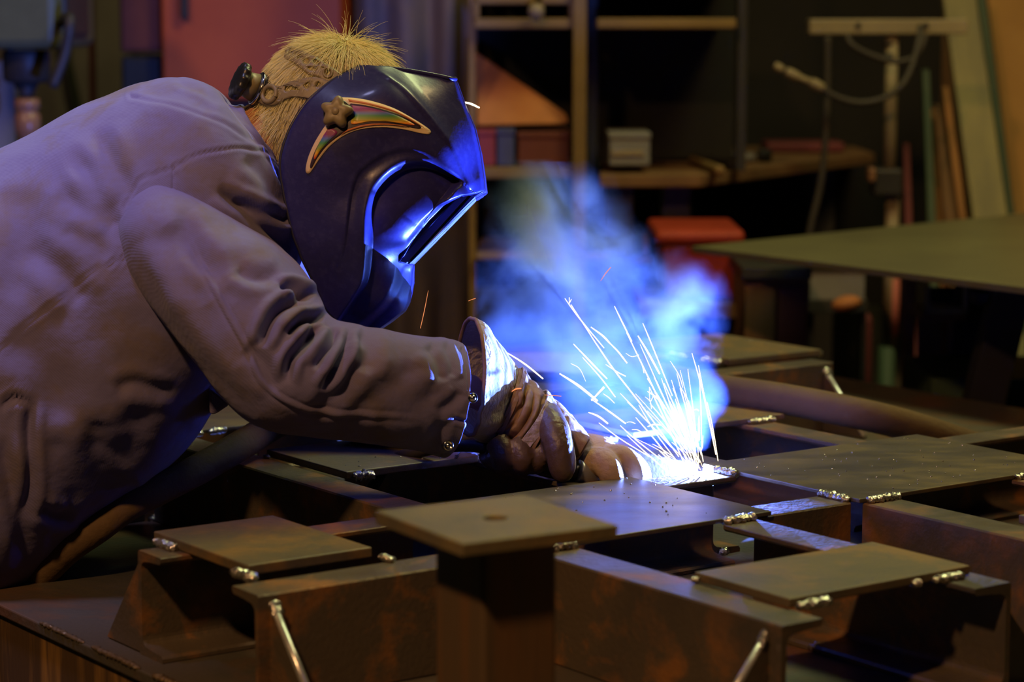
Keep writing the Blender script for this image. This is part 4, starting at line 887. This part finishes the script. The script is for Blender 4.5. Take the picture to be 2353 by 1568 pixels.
outer = sm([(786, 224), (820, 226), (860, 234), (905, 249), (948, 272), (978, 291), (990, 302), (986, 308), (965, 306), (930, 298), (890, 293), (850, 294), (815, 301), (785, 315), (757, 337), (735, 364), (719, 388), (711, 398), (704, 397), (703, 385), (709, 360), (722, 330), (738, 303), (752, 283)], 150)
st = cutout('side_sticker', outer, [], hd, .0020, .0006, M['cream'], hm)
cutout('sticker_line', sm([(806, 238), (850, 244), (905, 259), (945, 277), (966, 290), (962, 296), (935, 291), (890, 285), (850, 286), (812, 296), (780, 312), (752, 334), (730, 362), (716, 386), (713, 378), (724, 347), (742, 314), (757, 291)], 110), [], hd, .0026, .0006, M['dkline'], st)
cutout('rainbow_band', sm([(808, 242), (850, 248), (905, 263), (940, 279), (953, 288), (935, 286), (890, 279), (850, 279), (808, 285), (814, 262)], 80), [], hd, .0033, .0006, M['rainbow'], st, attr=lambda q: (q[:, 1]-240)/48)
cutout('rainbow_band', sm([(757, 292), (775, 304), (758, 322), (736, 346), (724, 366), (722, 358), (731, 335), (744, 310)], 60), [], hd, .0033, .0006, M['rainbow'], st, attr=lambda q: (q[:, 1]-286)/78)
cutout('sticker_line', sm([(800, 228), (850, 237), (905, 253), (945, 273), (975, 294), (950, 280), (905, 257), (850, 241), (802, 233)], 60), [], hd, .0033, .0006, M['orange_line'], st)
cutout('sticker_line', sm([(800, 297), (840, 286), (890, 284), (935, 291), (890, 287), (842, 290), (802, 301), (782, 311)], 60), [], hd, .0036, .0006, M['orange_line'], st)
# star-shaped adjusting knob
kp = helm_pts([(777, 262)])[0][0]; kx = (-FWD-RIGHT*.12-DOWN*.10).normalized()
kn = lathe('washer', kp, kx, [(-.012, .018), (.0035, .018), (.0045, .0165)], M['black'], hm, 28)
lathe('knob', kp+kx*.0045, kx, [(0, .0165), (.004, .0178), (.010, .0172), (.0135, .0145), (.0145, .010), (.0142, .0062)], M['strap'], hm, 60, lobes=5, lobe=.20)
lathe('knob_boss', kp+kx*.0170, kx, [(0, .0054), (.0022, .0048), (.0032, .003), (.0034, .0006)], M['strap'], hm, 20)

# head straps and ratchet, bent over the head
def head_depth(xy, off):
    r = []
    for x, y in xy:
        q = ((x-765)/195)**2+((y-275)/200)**2
        r.append(PX(x, y, DS-.080*math.sqrt(max(0, 1-q))-off-.004))
    return r
def oval(cx_, cy_, a, b, ang=0, n=20):
    c, s_ = math.cos(math.radians(ang)), math.sin(math.radians(ang))
    return [(cx_+a*math.cos(t)*c-b*math.sin(t)*s_, cy_+a*math.cos(t)*s_+b*math.sin(t)*c) for t in [2*math.pi*k/n for k in range(n)]]
hs = cutout('crown_strap', [(653, 134), (656, 118), (664, 107), (676, 109), (700, 119), (730, 133), (748, 147), (770, 160), (790, 176), (800, 190), (770, 205), (745, 189), (734, 178), (707, 170), (690, 156), (672, 142)],
            [oval(703, 140, 7, 7.5), oval(725, 142, 8.5, 4.5, 40), oval(716, 158, 9, 4.2, 15), oval(687, 131, 3.4, 5.5, 35), oval(677, 124, 1.8, 6.5, 25), oval(670, 121, 1.5, 6.8, 22), oval(664, 119, 1.3, 6.5, 20), oval(753, 167, 5.5, 7)], head_depth, .006, .0022, M['strap'], hm)
tube('grommet', [Vector(p) for p in head_depth(oval(753, 167, 10, 11)+[oval(753, 167, 10, 11)[0]], .008)], .0014, M['strap'], hs, ns=8, caps=False)
cutout('side_strap', [(588, 222), (600, 200), (614, 193), (632, 197), (645, 199), (668, 188), (700, 180), (725, 177), (750, 184), (770, 190), (740, 226), (716, 228), (700, 224), (672, 222), (650, 230), (634, 241), (612, 243), (596, 236)],
       [[(654, 206), (656, 199), (668, 198), (682, 201), (690, 208), (672, 208), (656, 212)], [(697, 196), (705, 190), (714, 188), (714, 195), (705, 206)], [(724, 198), (731, 187), (738, 192), (730, 202)], oval(619, 216, 11, 15, 25)], head_depth, .006, .0026, M['strap'], hm)
tube('strap_ring', [Vector(p) for p in head_depth(oval(619, 216, 15, 19, 25)+[oval(619, 216, 15, 19, 25)[0]], .009)], .0030, M['strap'], hm, ns=10, caps=False)
rx = ((PX(545, 187, 3.12)-PX(600, 210, 3.12)).normalized()*.93-FWD*.36).normalized(); rb = PX(600, 208, 3.118)
rk = lathe('ratchet_knob', rb+rx*.0235, rx, [(0, .014), (.001, .0225), (.004, .0245), (.0095, .0245), (.0125, .0215), (.0135, .012)], M['black'], hm, 72, lobes=12, lobe=.045)
lathe('ratchet_collar', rb+rx*.008, rx, [(0, .019), (.012, .0165), (.0165, .0155)], M['strap'], rk, 28)
lathe('ratchet_housing', rb, rx, [(-.006, .0205), (.004, .0215), (.0055, .0208), (.0085, .0205), (.009, .018)], M['black'], rk, 28)
lathe('ratchet_trim', rb+rx*.0040, rx, [(0, .0216), (.0008, .0226), (.0028, .0226), (.0034, .0216)], M['chrome'], rk, 40)
cutout('nape_strap', [(600, 190), (618, 165), (630, 160), (640, 168), (626, 185), (615, 205)], [], head_depth, -.004, .003, M['strap'], hm)

# ------------------------------------------------------------------ hair: combed strands on the scalp
def hair(name, N, parent):
    hc = bpy.data.hair_curves.new(name); npt = 7
    crown = PX(795, 92, DS-.02); rnd = random.Random(3); pts = []; rads = []
    ax3 = (FWD*.078, RIGHT, DOWN); cnt = 0; A_ = 172/FPX*DS; B_ = 172/FPX*DS; c0 = PX(765, 262, DS)
    while cnt < N:
        n_ = Vector((rnd.gauss(0, 1), rnd.gauss(0, 1), rnd.gauss(0, 1))).normalized()     # depth, right, down
        if n_.x > .45: continue
        px_, py_ = 765+172*n_.y, 262+172*n_.z
        if n_.z > .28+.25*max(0, -n_.y): continue                # below the hair line
        if n_.y > .80 and n_.z > -.45: continue                  # face
        root = c0+RIGHT*(A_*n_.y)+DOWN*(B_*n_.z)+FWD*(.078*n_.x)
        nr_ = (RIGHT*(n_.y/A_)+DOWN*(n_.z/B_)+FWD*(n_.x/.078)).normalized()
        fl = root-crown; fl -= nr_*fl.dot(nr_); dc = fl.length
        fl = fl.normalized() if dc > 1e-5 else RIGHT
        # sweep of the hair down to the nape on the back of the head
        back = max(0, -n_.y)
        nape = (-RIGHT*.55+DOWN*.83); nape -= nr_*nape.dot(nr_)
        fl = (fl*(1-.5*back)+nape*(.5*back+.25*(n_.z > -.2))).normalized()
        up = .40*math.exp(-(dc/.03)**2)+.10
        L = .038*(.7+.6*rnd.random())*(1+.45*(n_.z > -.05)*(n_.y < -.3))
        if dc < .05 and rnd.random() < .05: up += .6; L *= 1.15
        sj = .12+.22*math.exp(-(dc/.04)**2); jit = Vector((rnd.gauss(0, sj), rnd.gauss(0, sj), rnd.gauss(0, sj)))
        d = (nr_*up+fl*(1-.5*up)+jit).normalized(); p = root.copy(); grav = Vector((0, 0, -1))
        for k in range(npt):
            pts.append(p.copy()); rads.append(.00034*(1-.72*k/(npt-1)))
            nl = p-c0; nl = (RIGHT*(nl.dot(RIGHT)/A_**2)+DOWN*(nl.dot(DOWN)/B_**2)+FWD*(nl.dot(FWD)/.078**2)).normalized()
            d = d+fl*.10+grav*.03+jit*.05
            d = (d-nl*(d.dot(nl)-(.17+.5*max(0, up-.45)))*(.55 if up < .8 else .1)).normalized(); p = p+d*(L/(npt-1))
        cnt += 1
    hc.add_curves([npt]*N)
    hc.attributes['position'].data.foreach_set('vector', np.array([tuple(p) for p in pts], dtype=np.float32).ravel())
    ra = hc.attributes.get('radius') or hc.attributes.new('radius', 'FLOAT', 'POINT')
    ra.data.foreach_set('value', np.array(rads, dtype=np.float32))
    hc.materials.append(M['hair'])
    o_ = bpy.data.objects.new(name, hc); COL.objects.link(o_)
    o_.parent = parent; o_.location = -wloc(parent); return o_
V, F = ellipsoid_data(PX(765, 264, DS), (FWD*.0775, RIGHT*(170/FPX*DS), DOWN*(169/FPX*DS)), 40, 60)
k = [i for i, v in enumerate(V) if True]
px_ = to_px([tuple(v) for v in V]); keep = [(p[1] < 318 and not (p[0] > 890 and p[1] > 200)) for p in px_]
scalp = mesh('hair', V, [f for f in F if all(keep[i] for i in f)], M['scalp'], person, True)
hair('hair_strands', 15000, scalp); bpy.data.objects['hair_strands']['kind'] = 'stuff'
# tuft at the nape
def tuft():
    rnd = random.Random(5); hc = bpy.data.hair_curves.new('nape_tuft'); N, npt = 2200, 6; pts, rads = [], []
    for i in range(N):
        x, y = 600+rnd.random()*85, 225+rnd.random()*62; s_ = rnd.random()
        if (x-600)*.6+y > 320: y -= 25
        D = DS-.060*math.sqrt(max(0, 1-((y-230)/190)**2))*(0.25+.75*s_)*min(1, .35+(x-590)/90)-.002; p = PX(x, y, D)
        d = (-RIGHT*(.55+rnd.gauss(0, .16))+DOWN*(.62+rnd.gauss(0, .16))-FWD*(.22+rnd.gauss(0, .1))).normalized(); L = .030+.016*rnd.random()
        for k in range(npt):
            pts.append(p.copy()); rads.append(.00034*(1-.7*k/(npt-1))); d = (d+DOWN*.03+FWD*.05).normalized(); p = p+d*(L/(npt-1))
    hc.add_curves([npt]*N); hc.attributes['position'].data.foreach_set('vector', np.array([tuple(p) for p in pts], dtype=np.float32).ravel())
    ra = hc.attributes.get('radius') or hc.attributes.new('radius', 'FLOAT', 'POINT'); ra.data.foreach_set('value', np.array(rads, dtype=np.float32))
    hc.materials.append(M['hair']); o_ = bpy.data.objects.new('nape_strands', hc); COL.objects.link(o_); o_.parent = scalp; o_.location = -wloc(scalp); o_['kind'] = 'stuff'
tuft()

# ------------------------------------------------------------------ arc, sparks and smoke
o = mesh('welding_arc', *ellipsoid_data(ARC+Vector((.0055, .0045, .0015)), (Vector((.0034, 0, 0)), Vector((0, .0034, 0)), Vector((0, 0, .0034)))), M['arc'], None, True, origin=ARC)
tag(o, 'white-hot welding arc at the corner of the right cover plate', 'arc')
NAMED = {(1057, 234): 'short bright spark streak beside the front of the helmet', (1155, 805): 'straight spark streak shooting off the glove\'s gauntlet', (1286, 859): 'thickest spark streak, slanting down between glove and smoke',
         (1359, 921): 'short spark crossing the thickest streak like a tick', (1298, 686): 'spark streak ending highest in the smoke with a tiny fork', (1176, 900): 'small red curved ember in front of the glove wrist',
         (1252, 908): 'faint reddish horizontal ember just right of the glove wrist', (984, 668): 'thin dim orange ember line below the chin of the helmet', (1076, 692): 'faint short red ember above the gauntlet\'s rim',
         (1380, 646): 'small orange curved ember at the top of the smoke', (1590, 812): 'tall thin spark streak at the right edge of the spray', (1488, 981): 'short flat spark arc in the middle of the spray'}
def spark(pl, wd, D=3.2, m='spark'):
    P_ = [PX(x, y, D) for x, y in pl]; n_ = 3 if len(pl) < 3 else 10
    r = wd*.5*D/FPX; R_ = [r*.45]+[r]*(len(P_)-2)+[r*.8] if len(P_) > 2 else [r*.55, r]
    o_ = tube('spark', P_, R_, M[m], None, ns=5, n=n_, origin=P_[0])
    tag(o_, NAMED.get(pl[0], 'thin white spark streak in the spray rising from the weld'), 'spark', 'sparks flying from the weld')
SP = [([(1057, 234), (1080, 238), (1102, 248)], 5), ([(1155, 805), (1205, 836), (1248, 871)], 3.6), ([(1286, 859), (1330, 887), (1373, 922)], 5.6), ([(1359, 921), (1388, 890)], 5), ([(1358, 917), (1400, 946), (1438, 974)], 3.4),
      ([(1352, 948), (1375, 957), (1397, 974)], 4), ([(1318, 791), (1360, 835), (1395, 871)], 3.2), ([(1339, 822), (1380, 868), (1414, 913)], 2.2), ([(1312, 700), (1400, 835), (1470, 926), (1560, 1050)], 2.6),
      ([(1298, 686), (1330, 730), (1388, 800)], 2.2), ([(1308, 698), (1308, 684)], 1.4), ([(1308, 698), (1313, 688)], 1.2), ([(1358, 752), (1385, 772), (1402, 790)], 3.8), ([(1398, 786), (1420, 808), (1441, 835)], 3), ([(1412, 704), (1432, 745), (1452, 785)], 2.6),
      ([(1440, 765), (1490, 868), (1545, 985), (1592, 1090)], 2.8), ([(1466, 772), (1490, 812), (1516, 860)], 4.2), ([(1477, 743), (1500, 798), (1545, 910)], 2.2), ([(1471, 792), (1510, 880), (1560, 990)], 1.8),
      ([(1590, 812), (1612, 890), (1640, 1010)], 2.4), ([(1605, 840), (1620, 920), (1645, 1045)], 2.8), ([(1625, 925), (1638, 985), (1650, 1060)], 2.2), ([(1546, 892), (1575, 970), (1600, 1060)], 2), ([(1561, 885), (1585, 930), (1601, 1000)], 1.6),
      ([(1488, 900), (1510, 915), (1530, 940)], 3.2), ([(1503, 867), (1530, 925), (1562, 990)], 2.6), ([(1492, 890), (1530, 970), (1570, 1060)], 3), ([(1520, 870), (1550, 960), (1590, 1070)], 2.4), ([(1380, 1006), (1440, 1050), (1470, 1068)], 2.4), ([(1376, 972), (1430, 1012), (1505, 1057)], 2.2),
      ([(1425, 978), (1460, 1010), (1530, 1065)], 2.4), ([(1441, 1001), (1490, 1046), (1535, 1085)], 2.6), ([(1515, 1036), (1545, 1064), (1572, 1092)], 4), ([(1513, 1045), (1550, 1080), (1570, 1100)], 3), ([(1461, 960), (1500, 1005), (1560, 1080)], 2.6),
      ([(1488, 981), (1502, 976), (1518, 977)], 3.2), ([(1595, 943), (1601, 941), (1606, 945)], 2), ([(1440, 971), (1450, 970), (1460, 974)], 1.4), ([(1452, 988), (1464, 988), (1476, 994)], 1.4), ([(1540, 830), (1560, 862), (1569, 891)], 1.4),
      ([(1386, 905), (1400, 915), (1412, 927)], 1.4), ([(1468, 931), (1510, 1000), (1575, 1085)], 2.2), ([(1392, 838), (1420, 856), (1438, 865)], 2), ([(1405, 1018), (1450, 1042), (1480, 1056)], 1.3), ([(1346, 877), (1332, 848), (1312, 836)], 1.0),
      ([(1460, 808), (1475, 838), (1480, 858)], 1.4), ([(1438, 812), (1452, 820), (1468, 816)], 1.1), ([(1492, 890), (1494, 923), (1503, 905)], 1.1), ([(1482, 912), (1494, 923), (1497, 940)], 1.1)]
for pl, wd in SP: spark(pl, wd)
for pl, wd in (([(1176, 900), (1186, 894), (1198, 893)], 3.6), ([(1252, 908), (1270, 909), (1290, 911)], 2), ([(984, 668), (976, 710), (966, 755)], 1.6), ([(1076, 692), (1086, 688), (1093, 686)], 1.6), ([(1380, 646), (1392, 628), (1404, 614)], 2.2)):
    spark(pl, wd, 3.12 if pl[0][0] < 1300 else 3.2, 'spark_red')
rnd = random.Random(11)
for i in range(44):                                          # the dense fan close to the arc
    a = math.radians(rnd.gauss(118, 17)); a = min(max(a, math.radians(88)), math.radians(152)); l = 26+rnd.random()**1.6*190; s0 = 6+rnd.random()*70
    dx, dy = math.cos(a), -math.sin(a); x0, y0 = 1606+rnd.gauss(0, 9)+dx*s0, 1084+rnd.gauss(0, 4)+dy*s0; b = 7*rnd.random()*l/120
    if y0 > 1082: continue
    spark([(x0+dx*l, y0+dy*l), (x0+dx*l*.5+b*.25, y0+dy*l*.5-b*.4), (x0, y0)], 1.0+rnd.random()*1.5, 3.17+.07*rnd.random())

def smoke():
    lo, hi = PX(1090, 1090, 3.38), PX(1700, 400, 3.38)
    mn = Vector((lo.x, lo.y-.17, ZT+.004)); mx = Vector((hi.x, lo.y+.30, hi.z+.02))
    vol = bpy.data.volumes.new('smoke'); ob = bpy.data.objects.new('smoke', vol); COL.objects.link(ob)
    tag(ob, 'blue-lit welding smoke drifting up from the arc', 'smoke', kind='stuff')
    ng = bpy.data.node_groups.new('smoke_density', 'GeometryNodeTree')
    ng.interface.new_socket('Geometry', in_out='INPUT', socket_type='NodeSocketGeometry'); ng.interface.new_socket('Geometry', in_out='OUTPUT', socket_type='NodeSocketGeometry')
    N, L = ng.nodes, ng.links
    def math_(op, a, b=None, c=None):
        n = N.new('ShaderNodeMath'); n.operation = op
        for i, x in enumerate((a, b, c)):
            if x is None: continue
            if isinstance(x, (int, float)): n.inputs[i].default_value = x
            else: L.new(x, n.inputs[i])
        return n.outputs[0]
    def vm(op, a, b=None, scale=None):
        n = N.new('ShaderNodeVectorMath'); n.operation = op
        for i, x in enumerate((a, b)):
            if x is None: continue
            if isinstance(x, (tuple, Vector)): n.inputs[i].default_value = tuple(x)
            else: L.new(x, n.inputs[i])
        if scale is not None: n.inputs['Scale'].default_value = scale
        return n.outputs['Value'] if op in ('LENGTH', 'DISTANCE', 'DOT_PRODUCT') else n.outputs[0]
    def nz(vec, scale, det, color=False, rough=.55):
        n = N.new('ShaderNodeTexNoise'); n.inputs['Scale'].default_value = scale; n.inputs['Detail'].default_value = det; n.inputs['Roughness'].default_value = rough
        L.new(vec, n.inputs['Vector']); return n.outputs['Color' if color else 'Fac']
    pos = N.new('GeometryNodeInputPosition').outputs[0]
    w1 = vm('SCALE', vm('SUBTRACT', nz(pos, 5, 1, True), (.5, .5, .5)), None, .13)
    p1 = vm('ADD', pos, w1)
    w2 = vm('SCALE', vm('SUBTRACT', nz(p1, 17, 2, True), (.5, .5, .5)), None, .045)
    p2 = vm('ADD', p1, w2)
    pw = vm('ADD', pos, vm('SCALE', vm('SUBTRACT', nz(pos, 8, 2, True), (.5, .5, .5)), None, .11))
    total = None
    for x, y, D, rx_, ry_, rz_, amp in BLOBS:
        c = PX(x, y, D); k = D/FPX
        q = vm('MULTIPLY', vm('SUBTRACT', pw, tuple(c)), (1/(rx_*k), 1/rz_, 1/(ry_*k)))
        g = math_('MULTIPLY', math_('EXPONENT', math_('MULTIPLY', math_('POWER', vm('LENGTH', q), 2.6), -1.0)), amp)
        total = g if total is None else math_('ADD', total, g)
    n = nz(p2, 7.5, 5, rough=.6)
    wsp = math_('MAXIMUM', math_('MULTIPLY_ADD', n, 7.0, -2.9), .0)
    d = math_('MULTIPLY', total, math_('MINIMUM', wsp, 1.6))
    d = math_('MAXIMUM', math_('SUBTRACT', d, .05), 0.0)
    vc = N.new('GeometryNodeVolumeCube'); L.new(d, vc.inputs['Density'])
    vc.inputs['Min'].default_value = mn; vc.inputs['Max'].default_value = mx
    vc.inputs['Resolution X'].default_value = 200; vc.inputs['Resolution Y'].default_value = 100; vc.inputs['Resolution Z'].default_value = 230
    m_ = bpy.data.materials.new('smoke'); m_.use_nodes = True; nt = m_.node_tree; nt.nodes.clear()
    out = nt.nodes.new('ShaderNodeOutputMaterial'); sc = nt.nodes.new('ShaderNodeVolumeScatter'); at_ = nt.nodes.new('ShaderNodeAttribute'); at_.attribute_name = 'density'
    mu = nt.nodes.new('ShaderNodeMath'); mu.operation = 'MULTIPLY'; mu.inputs[1].default_value = SMOKE_K
    nt.links.new(at_.outputs['Fac'], mu.inputs[0]); nt.links.new(mu.outputs[0], sc.inputs['Density'])
    sc.inputs['Color'].default_value = (.36, .54, 1.0, 1); sc.inputs['Anisotropy'].default_value = 0.5
    nt.links.new(sc.outputs[0], out.inputs['Volume'])
    sm_ = N.new('GeometryNodeSetMaterial'); sm_.inputs['Material'].default_value = m_; L.new(vc.outputs[0], sm_.inputs['Geometry'])
    go = N.new('NodeGroupOutput'); L.new(sm_.outputs[0], go.inputs[0])
    vol.materials.append(m_)
    md = ob.modifiers.new('density', 'NODES'); md.node_group = ng
# centre px, distance, radii px, depth radius m, weight
SMOKE_K = 9.5
BLOBS = [(1545, 960, 3.20, 100, 85, .06, .045), (1490, 860, 3.24, 125, 95, .07, .20), (1425, 770, 3.28, 165, 100, .08, .65), (1330, 690, 3.32, 140, 110, .08, 1.4),
         (1270, 590, 3.35, 95, 110, .08, 2.1), (1232, 490, 3.37, 70, 95, .07, 1.9), (1375, 505, 3.37, 54, 80, .06, 2.2), (1350, 580, 3.36, 90, 60, .06, 2.0), (1545, 690, 3.31, 95, 75, .07, 1.5), (1598, 712, 3.31, 50, 60, .06, 1.7),
         (1180, 690, 3.36, 85, 110, .07, .9), (1320, 880, 3.24, 120, 100, .06, .20), (1595, 880, 3.22, 50, 110, .05, .22), (1460, 1000, 3.20, 110, 60, .05, .03)]
smoke()
